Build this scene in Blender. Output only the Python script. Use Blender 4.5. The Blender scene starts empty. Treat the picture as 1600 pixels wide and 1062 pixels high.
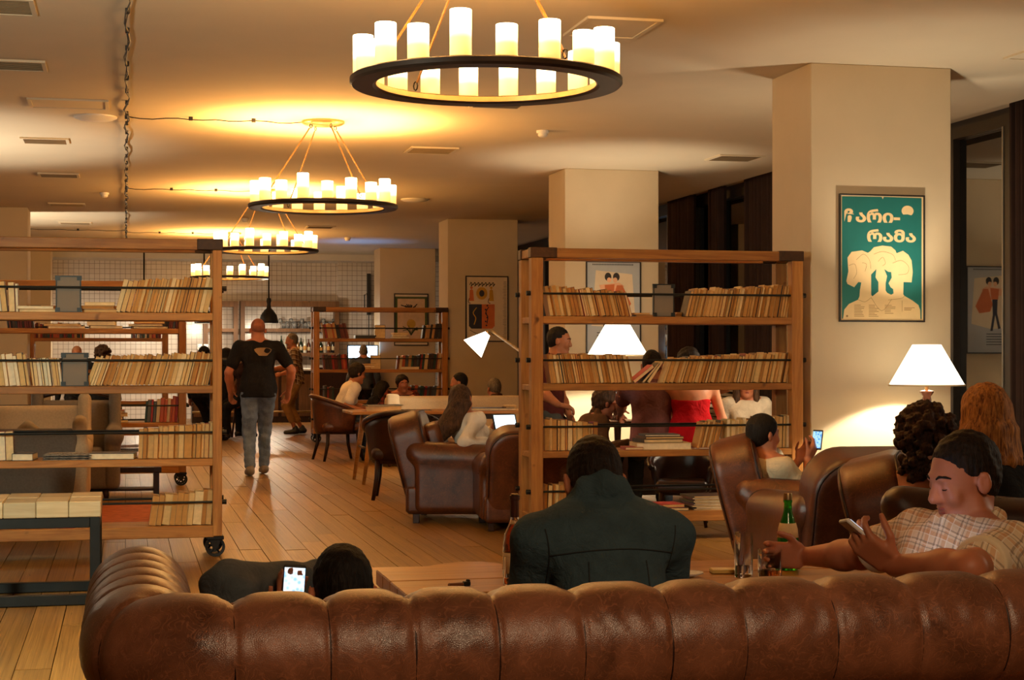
import bpy, math, random
import numpy as np
from mathutils import Vector, Matrix
random.seed(7)
SC = bpy.context.scene
COL = SC.collection
PI = math.pi

# ------------------------------------------------------------------ camera
F, U0, V0, H = 2641.0, 800.0, 558.0, 1.3          # focal length in pixels, horizon row, eye height
TH = math.atan2(604.0, 2641.0)
CT, ST = math.cos(TH), math.sin(TH)
cam_data = bpy.data.cameras.new('camera')
cam_data.sensor_width = 36.0
cam_data.lens = 36.0 * F / 1600.0
cam_data.shift_y = (V0 - 531.0) / 1600.0
cam_data.clip_end = 200
cam = bpy.data.objects.new('camera', cam_data)
cam.location = (0, 0, H)
cam.rotation_euler = (PI / 2, 0, -TH)
COL.objects.link(cam)
SC.camera = cam

# ------------------------------------------------------------------ exposure, world
SC.view_settings.view_transform = 'Standard'
SC.view_settings.look = 'None'
SC.view_settings.exposure = 0.86
SC.view_settings.gamma = 1.0
SC.view_settings.use_curve_mapping = False
w = bpy.data.worlds.new('night')
SC.world = w
w.use_nodes = True
w.node_tree.nodes['Background'].inputs[0].default_value = (0.05, 0.06, 0.09, 1)
w.node_tree.nodes['Background'].inputs[1].default_value = 0.02
SC.cycles.max_bounces = 10
SC.cycles.diffuse_bounces = 4
SC.cycles.glossy_bounces = 3
SC.cycles.transmission_bounces = 8
SC.cycles.transparent_max_bounces = 8
SC.cycles.sample_clamp_indirect = 4.0
SC.cycles.caustics_reflective = False
SC.cycles.caustics_refractive = False


def light(name, kind, loc, power, color, radius=0.05, parent=None, rot=None, size=None, spot=None):
    d = bpy.data.lights.new(name, kind)
    d.energy = power
    d.color = color
    if kind == 'AREA':
        d.shape = 'RECTANGLE'
        d.size, d.size_y = size
    else:
        d.shadow_soft_size = radius
    if spot:
        d.spot_size, d.spot_blend = spot
    o = bpy.data.objects.new(name, d)
    o.location = loc
    if rot:
        o.rotation_euler = rot
    COL.objects.link(o)
    if parent:
        o.parent = parent
    return o


CANDLE = (1.0, 0.44, 0.085)
LAMPC = (1.0, 0.83, 0.60)
WARM = (1.0, 0.66, 0.38)
P_CHAND, P_LAMP, P_BACK, P_COOL = 7.2, 52.0, 44.0, 230.0
# unseen lights: lamps of the same room beyond the left edge, and added fills
light('back_fill_light', 'AREA', (1.2, 0.2, 3.0), P_BACK, WARM, rot=(math.radians(25), 0, 0), size=(1.2, 1.2))  # area fill added, standing in for unseen lamps behind the photographer
light('reading_lamp_light', 'SPOT', (-1.7, 6.2, 1.9), P_COOL, (0.93, 1.0, 0.84), radius=0.2, rot=Vector((1.3, 4.2, -1.15)).to_track_quat('-Z', 'Y').to_euler(), spot=(2.3, .35))
for yy in (17.6, 26.2):
    light('uplighter_light', 'SPOT', (-2.4, yy, 1.5), 170.0, (1.0, .86, .66), .10, rot=(PI, 0, 0), spot=(2.1, .35))
    light('floor_lamp_light', 'POINT', (-2.6, yy, 1.45), 30.0, LAMPC, radius=0.15)
light('unseen_side_light', 'POINT', (6.6, 6.0, 1.7), 30.0, LAMPC, radius=0.15)
light('unseen_side_light', 'POINT', (5.5, 12.75, 1.45), 32.0, LAMPC, radius=0.12)  # added out of sight behind the column to brighten the group by the bookcase


# ------------------------------------------------------------------ pixel to world helpers
def at(u, v, zc):
    xc = (u - U0) / F * zc
    return Vector((CT * xc + ST * zc, -ST * xc + CT * zc, H - (v - V0) / F * zc))


def zc_of(x, y):
    return x * ST + y * CT


def x_at(u, y):                                      # X of image column u on the plane Y = y
    k = (u - U0) / F
    zc = y / (CT - ST * k)
    return (CT * k + ST) * zc


def z_at(v, zc):
    return H - (v - V0) / F * zc


# ------------------------------------------------------------------ mesh builder
class MB:
    def __init__(s):
        s.v, s.f, s.m = [], [], []

    def add(s, vs, fs, mi=0):
        o = len(s.v)
        s.v += [tuple(p) for p in vs]
        s.f += [tuple(i + o for i in f) for f in fs]
        s.m += [mi] * len(fs)
        return s

    def box(s, x0, x1, y0, y1, z0, z1, b=0.0, mi=0, M=None):
        if b <= 0:
            vs = [(x, y, z) for x in (x0, x1) for y in (y0, y1) for z in (z0, z1)]
            fs = [(0, 1, 3, 2), (4, 6, 7, 5), (0, 4, 5, 1), (2, 3, 7, 6), (0, 2, 6, 4), (1, 5, 7, 3)]
        else:
            b = min(b, abs(x1 - x0) * .49, abs(y1 - y0) * .49, abs(z1 - z0) * .49)
            vs, idx = [], {}
            L, Hh = (x0, y0, z0), (x1, y1, z1)
            for c in [(i, j, k) for i in (0, 1) for j in (0, 1) for k in (0, 1)]:
                for ax in range(3):
                    p = []
                    for a in range(3):
                        e = Hh[a] if c[a] else L[a]
                        if a != ax:
                            e += -b if c[a] else b
                        p.append(e)
                    idx[(c, ax)] = len(vs)
                    vs.append(tuple(p))
            fs = []
            for ax in range(3):
                a1, a2 = [a for a in range(3) if a != ax]
                for sd in (0, 1):
                    q = []
                    for (i, j) in ((0, 0), (1, 0), (1, 1), (0, 1)):
                        c = [0, 0, 0]
                        c[ax], c[a1], c[a2] = sd, i, j
                        q.append(idx[(tuple(c), ax)])
                    fs.append(tuple(q))
            for ax in range(3):                      # edges
                a1, a2 = [a for a in range(3) if a != ax]
                for i in (0, 1):
                    for j in (0, 1):
                        c0, c1 = [0, 0, 0], [0, 0, 0]
                        c0[a1] = c1[a1] = i
                        c0[a2] = c1[a2] = j
                        c1[ax] = 1
                        c0, c1 = tuple(c0), tuple(c1)
                        fs.append((idx[(c0, a1)], idx[(c1, a1)], idx[(c1, a2)], idx[(c0, a2)]))
            for c in [(i, j, k) for i in (0, 1) for j in (0, 1) for k in (0, 1)]:
                fs.append((idx[(c, 0)], idx[(c, 1)], idx[(c, 2)]))
        if M is not None:
            vs = [tuple(M @ Vector(p)) for p in vs]
        return s.add(vs, fs, mi)

    def tube(s, pts, r, n=8, mi=0, closed=False, cap=True):
        pts = [Vector(p) for p in pts]
        m = len(pts)
        rs = r if isinstance(r, (list, tuple)) else [r] * m
        vs = []
        up = None
        for i, p in enumerate(pts):
            if closed:
                t = pts[(i + 1) % m] - pts[i - 1]
            else:
                t = pts[min(i + 1, m - 1)] - pts[max(i - 1, 0)]
            t.normalize()
            if up is None:
                up = Vector((0, 0, 1)) if abs(t.z) < .9 else Vector((1, 0, 0))
            a = t.cross(up)
            if a.length < 1e-5:
                a = t.orthogonal()
            a.normalize()
            bb = a.cross(t).normalized()
            up = bb
            for k in range(n):
                an = 2 * PI * k / n
                vs.append(p + (a * math.cos(an) + bb * math.sin(an)) * rs[i])
        fs = []
        for i in range(m if closed else m - 1):
            for k in range(n):
                i2 = (i + 1) % m
                fs.append((i * n + k, i * n + (k + 1) % n, i2 * n + (k + 1) % n, i2 * n + k))
        if cap and not closed:
            fs.append(tuple(range(n - 1, -1, -1)))
            fs.append(tuple(range((m - 1) * n, m * n)))
        return s.add(vs, fs, mi)

    def lathe(s, prof, n=24, c=(0, 0, 0), mi=0, M=None, closed=False):
        vs = []
        for (r, z) in prof:
            for k in range(n):
                a = 2 * PI * k / n
                vs.append((c[0] + r * math.cos(a), c[1] + r * math.sin(a), c[2] + z))
        fs = []
        m = len(prof)
        for i in range(m if closed else m - 1):
            for k in range(n):
                i2 = (i + 1) % m
                fs.append((i * n + k, i * n + (k + 1) % n, i2 * n + (k + 1) % n, i2 * n + k))
        if not closed:
            if prof[0][0] > 1e-4:
                fs.append(tuple(range(n - 1, -1, -1)))
            if prof[-1][0] > 1e-4:
                fs.append(tuple(range((m - 1) * n, m * n)))
        if M is not None:
            vs = [tuple(M @ Vector(p)) for p in vs]
        return s.add(vs, fs, mi)

    def grid(s, fn, nu, nv, cu=False, cv=False, mi=0):
        vs = [fn(i / (nu if cu else nu - 1), j / (nv if cv else nv - 1)) for i in range(nu) for j in range(nv)]
        fs = []
        for i in range(nu if cu else nu - 1):
            for j in range(nv if cv else nv - 1):
                i2, j2 = (i + 1) % nu, (j + 1) % nv
                fs.append((i * nv + j, i2 * nv + j, i2 * nv + j2, i * nv + j2))
        return s.add(vs, fs, mi)

    def plate(s, pts, fn, d, mi=0):                  # polygon in 2-D, extruded by d; fn maps (a, b, depth) to 3-D
        n = len(pts)
        vs = [fn(a, b, 0) for a, b in pts] + [fn(a, b, d) for a, b in pts]
        fs = [tuple(range(n)), tuple(range(2 * n - 1, n - 1, -1))]
        for i in range(n):
            j = (i + 1) % n
            fs.append((i, i + n, j + n, j))
        return s.add(vs, fs, mi)

    def build(s, name, mat, parent=None, smooth=False, off=None, M=None):
        me = bpy.data.meshes.new(name)
        vs = s.v
        if off is not None:
            vs = [(x - off[0], y - off[1], z - off[2]) for x, y, z in vs]
        if M is not None:
            vs = [tuple(M @ Vector(p)) for p in vs]
        me.from_pydata(vs, [], s.f)
        for mm in (mat if isinstance(mat, (list, tuple)) else [mat]):
            me.materials.append(mm)
        if any(s.m):
            me.polygons.foreach_set('material_index', s.m)
        if smooth:
            me.polygons.foreach_set('use_smooth', [True] * len(s.f))
            if smooth is not True:
                try:
                    me.set_sharp_from_angle(angle=math.radians(smooth))
                except Exception:
                    pass
        me.update()
        o = bpy.data.objects.new(name, me)
        COL.objects.link(o)
        if parent is not None:
            o.parent = parent
        return o


def fixn(o):                                          # consistent outward normals
    import bmesh
    bm = bmesh.new()
    bm.from_mesh(o.data)
    bmesh.ops.recalc_face_normals(bm, faces=bm.faces[:])
    bm.to_mesh(o.data)
    bm.free()
    return o


def thing(name, label, cat, loc=(0, 0, 0), rz=0.0, group=None):
    o = bpy.data.objects.new(name, None)
    o.empty_display_size = .1
    COL.objects.link(o)
    o.location = loc
    o.rotation_euler = (0, 0, rz)
    return tag(o, label, cat, group)


def tag(o, label, cat, group=None):
    o['label'] = label
    o['category'] = cat
    if group:
        o['group'] = group
    return o


def struct(o):
    o['kind'] = 'structure'
    return o


def copy_tree(o, parent=None):
    c = o.copy()
    COL.objects.link(c)
    if parent is not None:
        c.parent = parent
    for ch in list(o.children):
        copy_tree(ch, c)
    return c


# ------------------------------------------------------------------ materials
def lin(r, g, b):
    f = lambda c: (c / 255 / 12.92) if c / 255 <= .04045 else ((c / 255 + .055) / 1.055) ** 2.4
    return (f(r), f(g), f(b), 1.0)


class NT:
    def __init__(s, name):
        s.mat = bpy.data.materials.new(name)
        s.mat.use_nodes = True
        s.t = s.mat.node_tree
        s.b = s.t.nodes['Principled BSDF']

    def n(s, typ, **kw):
        nd = s.t.nodes.new(typ)
        for k, v in kw.items():
            setattr(nd, k, v)
        return nd

    def l(s, a, b):
        s.t.links.new(a, b)

    def val(s, nd, **kw):
        for k, v in kw.items():
            nd.inputs[k.replace('_', ' ')].default_value = v

    def coord(s, scale=(1, 1, 1), rand=False, which='Object'):
        tc = s.n('ShaderNodeTexCoord')
        mp = s.n('ShaderNodeMapping')
        mp.inputs['Scale'].default_value = scale
        s.l(tc.outputs[which], mp.inputs['Vector'])
        if rand:
            oi = s.n('ShaderNodeObjectInfo')
            mul = s.n('ShaderNodeMath', operation='MULTIPLY')
            mul.inputs[1].default_value = 37.0
            s.l(oi.outputs['Random'], mul.inputs[0])
            s.l(mul.outputs[0], mp.inputs['Location'])
        return mp.outputs['Vector']

    def noise(s, vec, scale, detail=4, rough=.55, dist=0.0):
        nd = s.n('ShaderNodeTexNoise')
        nd.inputs['Scale'].default_value = scale
        nd.inputs['Detail'].default_value = detail
        nd.inputs['Roughness'].default_value = rough
        nd.inputs['Distortion'].default_value = dist
        s.l(vec, nd.inputs['Vector'])
        return nd.outputs['Fac']

    def ramp(s, fac, stops):
        r = s.n('ShaderNodeValToRGB')
        el = r.color_ramp.elements
        while len(el) < len(stops):
            el.new(.5)
        for e, (p, c) in zip(el, stops):
            e.position = p
            e.color = c
        s.l(fac, r.inputs['Fac'])
        return r.outputs['Color']

    def mix(s, fac, a, b, mode='MIX'):
        m = s.n('ShaderNodeMixRGB', blend_type=mode)
        for i, x in ((0, fac), (1, a), (2, b)):
            if hasattr(x, 'links') or hasattr(x, 'is_linked'):
                s.l(x, m.inputs[i])
            else:
                m.inputs[i].default_value = x
        return m.outputs['Color']

    def math(s, op, a, b=None):
        m = s.n('ShaderNodeMath', operation=op)
        for i, x in ((0, a), (1, b)):
            if x is None:
                continue
            if hasattr(x, 'is_linked'):
                s.l(x, m.inputs[i])
            else:
                m.inputs[i].default_value = x
        return m.outputs[0]

    def bump(s, h, strength=.3, dist=.01):
        b = s.n('ShaderNodeBump')
        b.inputs['Strength'].default_value = strength
        b.inputs['Distance'].default_value = dist
        s.l(h, b.inputs['Height'])
        s.l(b.outputs['Normal'], s.b.inputs['Normal'])

    def base(s, c):
        if hasattr(c, 'is_linked'):
            s.l(c, s.b.inputs['Base Color'])
        else:
            s.b.inputs['Base Color'].default_value = c

    def done(s, rough=.5, metal=0.0, spec=None):
        if hasattr(rough, 'is_linked'):
            s.l(rough, s.b.inputs['Roughness'])
        else:
            s.b.inputs['Roughness'].default_value = rough
        s.b.inputs['Metallic'].default_value = metal
        if spec is not None:
            s.b.inputs['Specular IOR Level'].default_value = spec
        return s.mat


def simple(name, c, rough=.6, metal=0.0, var=.12, scale=8.0, bump=0.0, spec=None):
    t = NT(name)
    v = t.coord()
    f = t.noise(v, scale)
    d = tuple(x * (1 - var) for x in c[:3]) + (1,)
    e = tuple(min(1, x * (1 + var)) for x in c[:3]) + (1,)
    t.base(t.ramp(f, [(.3, d), (.7, e)]))
    if bump:
        t.bump(t.noise(v, scale * 6), bump)
    return t.done(rough, metal, spec)


def wood(name, c0, c1, axis=0, rough=.55, rand=True, spec=.35):
    t = NT(name)
    sc = [16.0, 16.0, 16.0]
    sc[axis] = 1.1
    v = t.coord(tuple(sc), rand)
    g = t.noise(v, 1.6, 6, .62, 1.2)
    col = t.ramp(g, [(.25, c0), (.5, tuple((a + b) / 2 for a, b in zip(c0, c1))), (.75, c1)])
    v2 = t.coord((2.2, 2.2, 2.2), rand)
    big = t.noise(v2, 1.2, 3)
    col = t.mix(t.math('MULTIPLY', big, .55), col, c0, 'MULTIPLY')
    knots = t.noise(t.coord((5, 5, 5), rand), 1.5, 2)
    kr = t.ramp(knots, [(.70, (0, 0, 0, 1)), (.78, (1, 1, 1, 1))])
    col = t.mix(kr, col, tuple(x * .35 for x in c0[:3]) + (1,))
    oi = t.n('ShaderNodeObjectInfo')
    br = t.ramp(oi.outputs['Random'], [(0, (.62, .62, .62, 1)), (1, (1.0, 1.0, 1.0, 1))])
    col = t.mix(1.0, col, br, 'MULTIPLY')
    t.base(col)
    t.bump(g, .25, .004)
    return t.done(rough, 0, spec)


def leather(name, c0, c1, rough=.38, scale=6.0):
    t = NT(name)
    v = t.coord()
    n1 = t.noise(v, scale, 6, .62, .6)
    col = t.ramp(n1, [(.28, c0), (.6, c1), (.8, tuple(min(1, x * 1.45) for x in c1[:3]) + (1,))])
    vo = t.n('ShaderNodeTexVoronoi', feature='DISTANCE_TO_EDGE')
    vo.inputs['Scale'].default_value = 260.0
    t.l(v, vo.inputs['Vector'])
    cr = t.n('ShaderNodeTexVoronoi', feature='DISTANCE_TO_EDGE')
    cr.inputs['Scale'].default_value = scale * 2.2
    wv = t.noise(v, 9, 3)
    vm = t.n('ShaderNodeVectorMath', operation='ADD')
    t.l(v, vm.inputs[0])
    t.l(wv, vm.inputs[1])
    t.l(vm.outputs[0], cr.inputs['Vector'])
    ck = t.ramp(cr.outputs['Distance'], [(0.0, (1, 1, 1, 1)), (.05, (0, 0, 0, 1))])
    col = t.mix(t.math('MULTIPLY', ck, .42), col, tuple(min(1, x * 1.9) for x in c1[:3]) + (1,))
    t.base(col)
    h = t.math('ADD', t.math('MULTIPLY', vo.outputs['Distance'], .5), t.math('MULTIPLY', n1, 1.2))
    t.bump(h, .22, .006)
    rr = t.math('ADD', t.math('MULTIPLY', n1, .3), rough - .15)
    return t.done(rr, 0, .5)


def emit(name, c, strength, base=(0.02, 0.02, 0.02, 1)):
    t = NT(name)
    t.base(base)
    t.b.inputs['Emission Color'].default_value = c
    t.b.inputs['Emission Strength'].default_value = strength
    return t.done(.5)


M = {}
M['wall'] = simple('wall_paint', (.60, .49, .33, 1), .85, var=.03, scale=3)
M['ceiling'] = simple('ceiling_paint', (.66, .57, .42, 1), .9, var=.02, scale=2)
M['plaster_white'] = simple('white_plaster', (.70, .66, .60, 1), .85, var=.03)
M['shelf'] = wood('bookcase_timber', lin(158, 98, 42), lin(222, 160, 80), 0)
M['shelf_v'] = wood('bookcase_timber_upright', lin(158, 98, 42), lin(222, 160, 80), 2)
M['shelf_d'] = wood('bookcase_timber_end', lin(60, 36, 16), lin(96, 60, 28), 1)
M['plank'] = wood('floor_timber', lin(112, 70, 26), lin(208, 154, 74), 1, .38)
M['floor_dark'] = simple('floor_gap', lin(34, 20, 9), .9)
M['pale_wood'] = wood('pale_timber', lin(186, 150, 96), lin(232, 204, 150), 0, .5)
M['pale_wood_y'] = wood('pale_timber_block', lin(196, 168, 120), lin(236, 214, 170), 0, .5)
M['table_wood'] = wood('table_timber', lin(170, 112, 50), lin(226, 168, 90), 0, .32, True, .5)
M['dark_wood'] = wood('dark_timber', lin(40, 20, 10), lin(78, 42, 22), 2, .4)
M['bar_wood'] = wood('bar_timber', lin(110, 74, 44), lin(158, 112, 70), 2, .5)
M['steel'] = simple('dark_steel', (.022, .024, .022, 1), .42, .6, .2)
M['iron'] = simple('cast_iron', (.02, .018, .016, 1), .5, .7, .2)
M['bronze'] = simple('dark_bronze', (.035, .022, .015, 1), .42, .55, .2)
M['brass'] = simple('aged_brass', (.42, .28, .12, 1), .35, .9, .15)
M['rod'] = simple('bronze_rod', lin(118, 80, 40), .55, .3)
M['black'] = simple('matt_black', (.012, .012, .012, 1), .5)
M['sofa'] = leather('worn_tan_leather', lin(80, 48, 33), lin(130, 82, 58), .34, 7)
M['club'] = leather('brown_club_leather', lin(52, 24, 11), lin(96, 50, 22), .34, 5)
M['darkleather'] = leather('dark_leather', lin(28, 14, 8), lin(52, 26, 14), .32, 5)
M['piping'] = simple('leather_piping', lin(40, 18, 8), .45)
M['greyfab'] = simple('grey_linen', lin(112, 100, 86), .9, var=.12, scale=60, bump=.2)
M['beigefab'] = simple('beige_linen', lin(196, 170, 132), .9, var=.08, scale=60, bump=.2)
M['paper'] = simple('paper', lin(228, 208, 172), .8, var=.06)
M['white'] = simple('white_paint', (.78, .76, .72, 1), .5, var=.02)
M['curtain'] = simple('brown_curtain', lin(50, 30, 22), .9, var=.25, scale=4, bump=.1)
M['frame_black'] = simple('black_frame', (.018, .013, .010, 1), .4)
M['vent'] = simple('vent_slat', lin(142, 122, 92), .7)
M['alu'] = simple('window_bead', lin(150, 146, 136), .4, .3)
M['grey_card'] = simple('grey_card', lin(124, 112, 96), .75, var=.05)
# ================================================================== room
CZ = 3.45
XR, XL, YF, YB = 7.8, -9.0, 36.6, -5.0

# floor: individual boards running away from the camera
fl = struct(MB().box(XL, XR + 2, YB, YF, -.12, -.022).build('floor', M['floor_dark']))
PW = .15
unit = MB().box(-.5, .5, -.5, .5, -1, 0)
unit_me = None
segs = []
rr = random.Random(3)
x = -3.0
row = 0
while x < XR:
    y = 2.0 - rr.random() * 2.4
    while y < YF:
        L = rr.uniform(1.7, 3.2)
        xc, yc = x + PW / 2, y + L / 2
        zc = zc_of(xc, yc)
        u = 196 + xc * 2708 / max(zc, .5)
        vis = 1.0 if (-60 < u < 1660 and zc > 5.5) else 0.02
        if xc > 4.6 or zc < 6.3:
            vis *= .2
        segs.append((vis * L / max(zc, 1) ** 2, x, y, L, rr.uniform(-.0012, .0012)))
        y += L
    x += PW
    row += 1
for xx in np.arange(XL, -3.0, PW):
    segs.append((0, xx, 2.0, YF - 2, 0))
segs.sort(key=lambda t: -t[0])
rest = MB()
for i, (sc_, x, y, L, dz) in enumerate(segs):
    if i < 300:
        if unit_me is None:
            o = unit.build('plank', M['plank'], fl)
            unit_me = o.data
        else:
            o = bpy.data.objects.new('plank', unit_me)
            COL.objects.link(o)
            o.parent = fl
        o.location = (x + PW / 2, y + L / 2, dz)
        o.scale = (PW - .004, L - .004, .022)
    else:
        rest.box(x + .002, x + PW - .002, y + .002, y + L - .002, -.022, dz)
ro = rest.build('plank', M['plank'], fl)
ro['kind'] = 'stuff'

# ceiling with the curtain pocket along the windows
cb = MB()
cb.box(XL, 7.3, YB, 35.3, CZ, CZ + .12)
cb.box(7.3, XR + .3, YB, 35.3, CZ + .10, CZ + .25)
struct(cb.build('ceiling', M['ceiling']))
struct(MB().box(XL, XR + .3, 35.3, YF, 3.32, 3.6).build('ceiling_soffit', M['plaster_white']))
struct(MB().box(XL - .2, XL, YB, YF, 0, CZ).build('wall_left', M['wall']))
struct(MB().box(XL, XR, YB - .2, YB, 0, CZ).build('wall_back', M['wall']))

# tiled bar wall
t = NT('white_wall_tile')
vec = t.coord((1, 1, 1), which='Object')
br = t.n('ShaderNodeTexBrick')
br.offset = 0.0
br.inputs['Scale'].default_value = 1.0
br.inputs['Mortar Size'].default_value = .004
br.inputs['Brick Width'].default_value = .105
br.inputs['Row Height'].default_value = .105
br.inputs['Color1'].default_value = (.72, .66, .60, 1)
br.inputs['Color2'].default_value = (.66, .60, .55, 1)
br.inputs['Mortar'].default_value = (.24, .19, .15, 1)
cx = t.n('ShaderNodeSeparateXYZ')
t.l(vec, cx.inputs[0])
cc = t.n('ShaderNodeCombineXYZ')
t.l(cx.outputs['X'], cc.inputs['X'])
t.l(cx.outputs['Z'], cc.inputs['Y'])
t.l(cc.outputs[0], br.inputs['Vector'])
t.base(br.outputs['Color'])
t.bump(br.outputs['Fac'], -.4, .004)
M['tile'] = t.done(.22)
struct(MB().box(XL, x_at(528, 36.3), 36.3, 36.6, 0, 3.4).build('wall_far', M['tile']))
struct(MB().box(x_at(528, 36.0), XR + .3, 36.0, 36.6, 0, 3.4).build('wall_bar_side', M['tile']))
struct(MB().box(XL, x_at(78, 35.6), 35.6, 36.3, 0, 3.4).build('wall_far_left', M['wall']))

# square columns, two rows
CXA, CXB = 4.877, 5.993
for i, yy in enumerate((4.38, 11.54, 18.62, 25.8, 33.0)):
    struct(MB().box(CXA, CXB, yy, yy + .76, 0, CZ, .006).build('column', M['wall']))
for yy in (25.2, 33.0):
    struct(MB().box(-2.5, -1.37, yy, yy + .76, 0, CZ, .006).build('column', M['wall']))

# window wall: dark framed panes, night outside
t = NT('dark_window_glass')
t.base((.004, .005, .006, 1))
t.b.inputs['IOR'].default_value = 2.3
M['glass_night'] = t.done(.015, 0, .7)
yy = 14.95 - 8 * 1.08
k = 1
while yy < 35.0:
    w0, w1 = yy, yy + 1.08
    fr = MB()
    fr.box(XR - .05, XR + .08, w0, w0 + .07, 0.0, CZ + .10)
    fr.box(XR - .05, XR + .08, w1 - .07, w1, 0.0, CZ + .10)
    fr.box(XR - .05, XR + .08, w0 + .07, w1 - .07, CZ - .06, CZ + .10)
    fr.box(XR - .05, XR + .08, w0 + .07, w1 - .07, 0, .12)
    wo = struct(fr.build('window_%d' % k, M['frame_black']))
    MB().box(XR + .02, XR + .04, w0 + .07, w1 - .07, .12, CZ - .06).build('pane', M['glass_night'], wo)
    bd = MB()
    bd.box(XR - .06, XR - .05, w0 + .05, w0 + .07, .12, CZ - .06)
    bd.build('bead', M['alu'], wo)
    yy += 1.08
    k += 1
struct(MB().box(XR + .1, XR + .3, YB, 6.31, 0, CZ + .1).build('wall_right', M['wall']))


def curtain(y0, y1, label, amp=.05, folds=7):
    mb = MB()
    n = folds * 12
    for sgn in (0, 1):
        def fn(a, b, sgn=sgn):
            ph = a * folds * 2 * PI
            xx = XR - .22 + amp * math.sin(ph) * (.75 + .25 * b) + .012 * math.sin(ph * 2.3 + 1) + (.012 if sgn else 0)
            return (xx, y0 + (y1 - y0) * a, .03 + (CZ + .05) * b)
        mb.grid(fn, n, 10)
    o = mb.build('curtain', M['curtain'], None, True)
    tag(o, label, 'curtain', 'brown window curtains')


def y_on(u, x):                                      # Y on the plane X = x for image column u
    k = (u - U0) / F
    zc = x / (CT * k + ST)
    return zc * (CT - ST * k)


curtain(y_on(1083, 7.58), y_on(1048, 7.58), 'dark brown pleated curtain just beyond the column with the couple poster')
curtain(y_on(1215, 7.58), y_on(1168, 7.58), 'dark brown pleated curtain whose edge is cut by the teal poster column')
curtain(y_on(1130, 7.58), y_on(1112, 7.58), 'narrow dark brown curtain gathered between two glass panes', folds=4)
curtain(y_on(1640, 7.58), y_on(1585, 7.58), 'dark brown curtain hanging at the frame edge beside the mirrored pane')
# ================================================================== rolling timber bookcases
SH = [(1.588, .050), (1.114, .048), (.641, .046), (.205, .075)]        # shelf top, thickness
RODS = [1.748, 1.280, .812, .358]
ZT = 2.065


def caster(parent, x, y):
    c = MB()
    c.box(x - .055, x + .055, y - .05, y + .05, .112, .137, .004)
    for sy in (-1, 1):
        c.plate([(-.035, .114), (.035, .114), (.014, .050), (-.014, .050)], lambda a, b, d, sy=sy: (x + a, y + sy * .036 + d * sy, b), .007)
    o = fixn(c.build('caster', M['iron'], parent))
    R = Matrix.Translation((x, y, .064)) @ Matrix.Rotation(PI / 2, 4, 'X')
    wm = MB()
    wm.lathe([(.047, -.024), (.064, -.026), (.064, .026), (.047, .024)], 24, M=R, closed=True)
    wm.lathe([(.015, -.032), (.015, .032)], 12, M=R)
    for k in range(5):
        a = k * 2 * PI / 5 + .3
        wm.tube([(x + .012 * math.cos(a), y, .064 + .012 * math.sin(a)), (x + .05 * math.cos(a), y, .064 + .05 * math.sin(a))], .0075, 6)
    wm.build('wheel', M['iron'], o, 40)


def bookcase(name, label, loc, W, PWD=.085, D=.40):
    """origin: floor under the front end at x = 0; front face at y = 0"""
    t = thing(name, label, 'bookcase', loc, 0, 'rolling timber bookcases')
    zb = .137
    P = PWD
    for px in (0, W - P):
        for py in (0, D - P):
            MB().box(px, px + P, py, py + P, zb, ZT - .068, .004).build('post', M['shelf_v'], t)
    for py in (0, D - P):
        MB().box(P * .9, W - P * .9, py + .002, py + P - .004, ZT - .068, ZT, .004).build('top_rail', M['shelf'], t)
        for px in (-.006, W - P - .10):
            MB().box(px, px + P + .106, py - .003, py + P * .95, ZT - .068, ZT + .004, .004).build('corner_block', M['shelf_d'], t)
    for px in (0, W - P):
        MB().box(px + .004, px + P - .004, P, D - P, ZT - .064, ZT - .004, .004).build('end_rail', M['shelf'], t)
    for (z, th) in SH:
        ys = [0.004, D * .34, D * .67, D - .004]
        for a, b in zip(ys[:-1], ys[1:]):
            MB().box(P * .86, W - P * .86, a + .001, b - .001, z - th, z, .004).build('shelf_board', M['shelf'], t)
        for px in (.006, W - P + .006):
            MB().box(px, px + P - .012, P, D - P, z - th, z - .006, .004).build('end_rail', M['shelf'], t)
    for z in RODS:
        for py in (.030, D - .030):
            r = MB()
            r.tube([(-.012, py, z), (W + .012, py, z)], .0075, 8)
            o = r.build('rod', M['steel'], t, 40)
            for e in (-.03, W + .002):
                MB().tube([(e, py, z), (e + .028, py, z)], .017, 8).build('nut', M['iron'], o)
    for px in (P * .5 + .012, W - P * .5 - .012):
        for py in (.06, D - .06):
            caster(t, px, py)
    return t


RX, RY = 2.763, 11.47
RW = x_at(1255, RY) - RX
LXE = .613
LY = (11.0 - LXE * ST) / CT
LW = 2.03
case_r = bookcase('bookcase', 'rolling timber bookcase of cream paperbacks beside the teal poster column', (RX, RY, 0), RW, .085)
case_l = bookcase('bookcase', 'rolling timber bookcase of cream paperbacks behind the pale block stool', (LXE - LW, LY, 0), LW, .060)
FY = (25.7 - 2.79 * ST) / CT
FX0, FX1 = x_at(490, FY), x_at(700, FY)
case_f = bookcase('bookcase', 'far rolling bookcase with colourful book spines behind the man in white t-shirt', (FX0, FY, 0), FX1 - FX0, .09)
M2Y = (17.1 - .6 * ST) / CT
case_m = bookcase('bookcase', 'second rolling bookcase seen through the one behind the pale block stool', (x_at(291, M2Y) - 2.03, M2Y, 0), 2.03, .075)
M3Y = (25.4 - .6 * ST) / CT
case_b = bookcase('bookcase', 'third rolling bookcase deepest in the aisle, seen between cream books', (x_at(263, M3Y) - 2.03, M3Y, 0), 2.03, .085)

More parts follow.
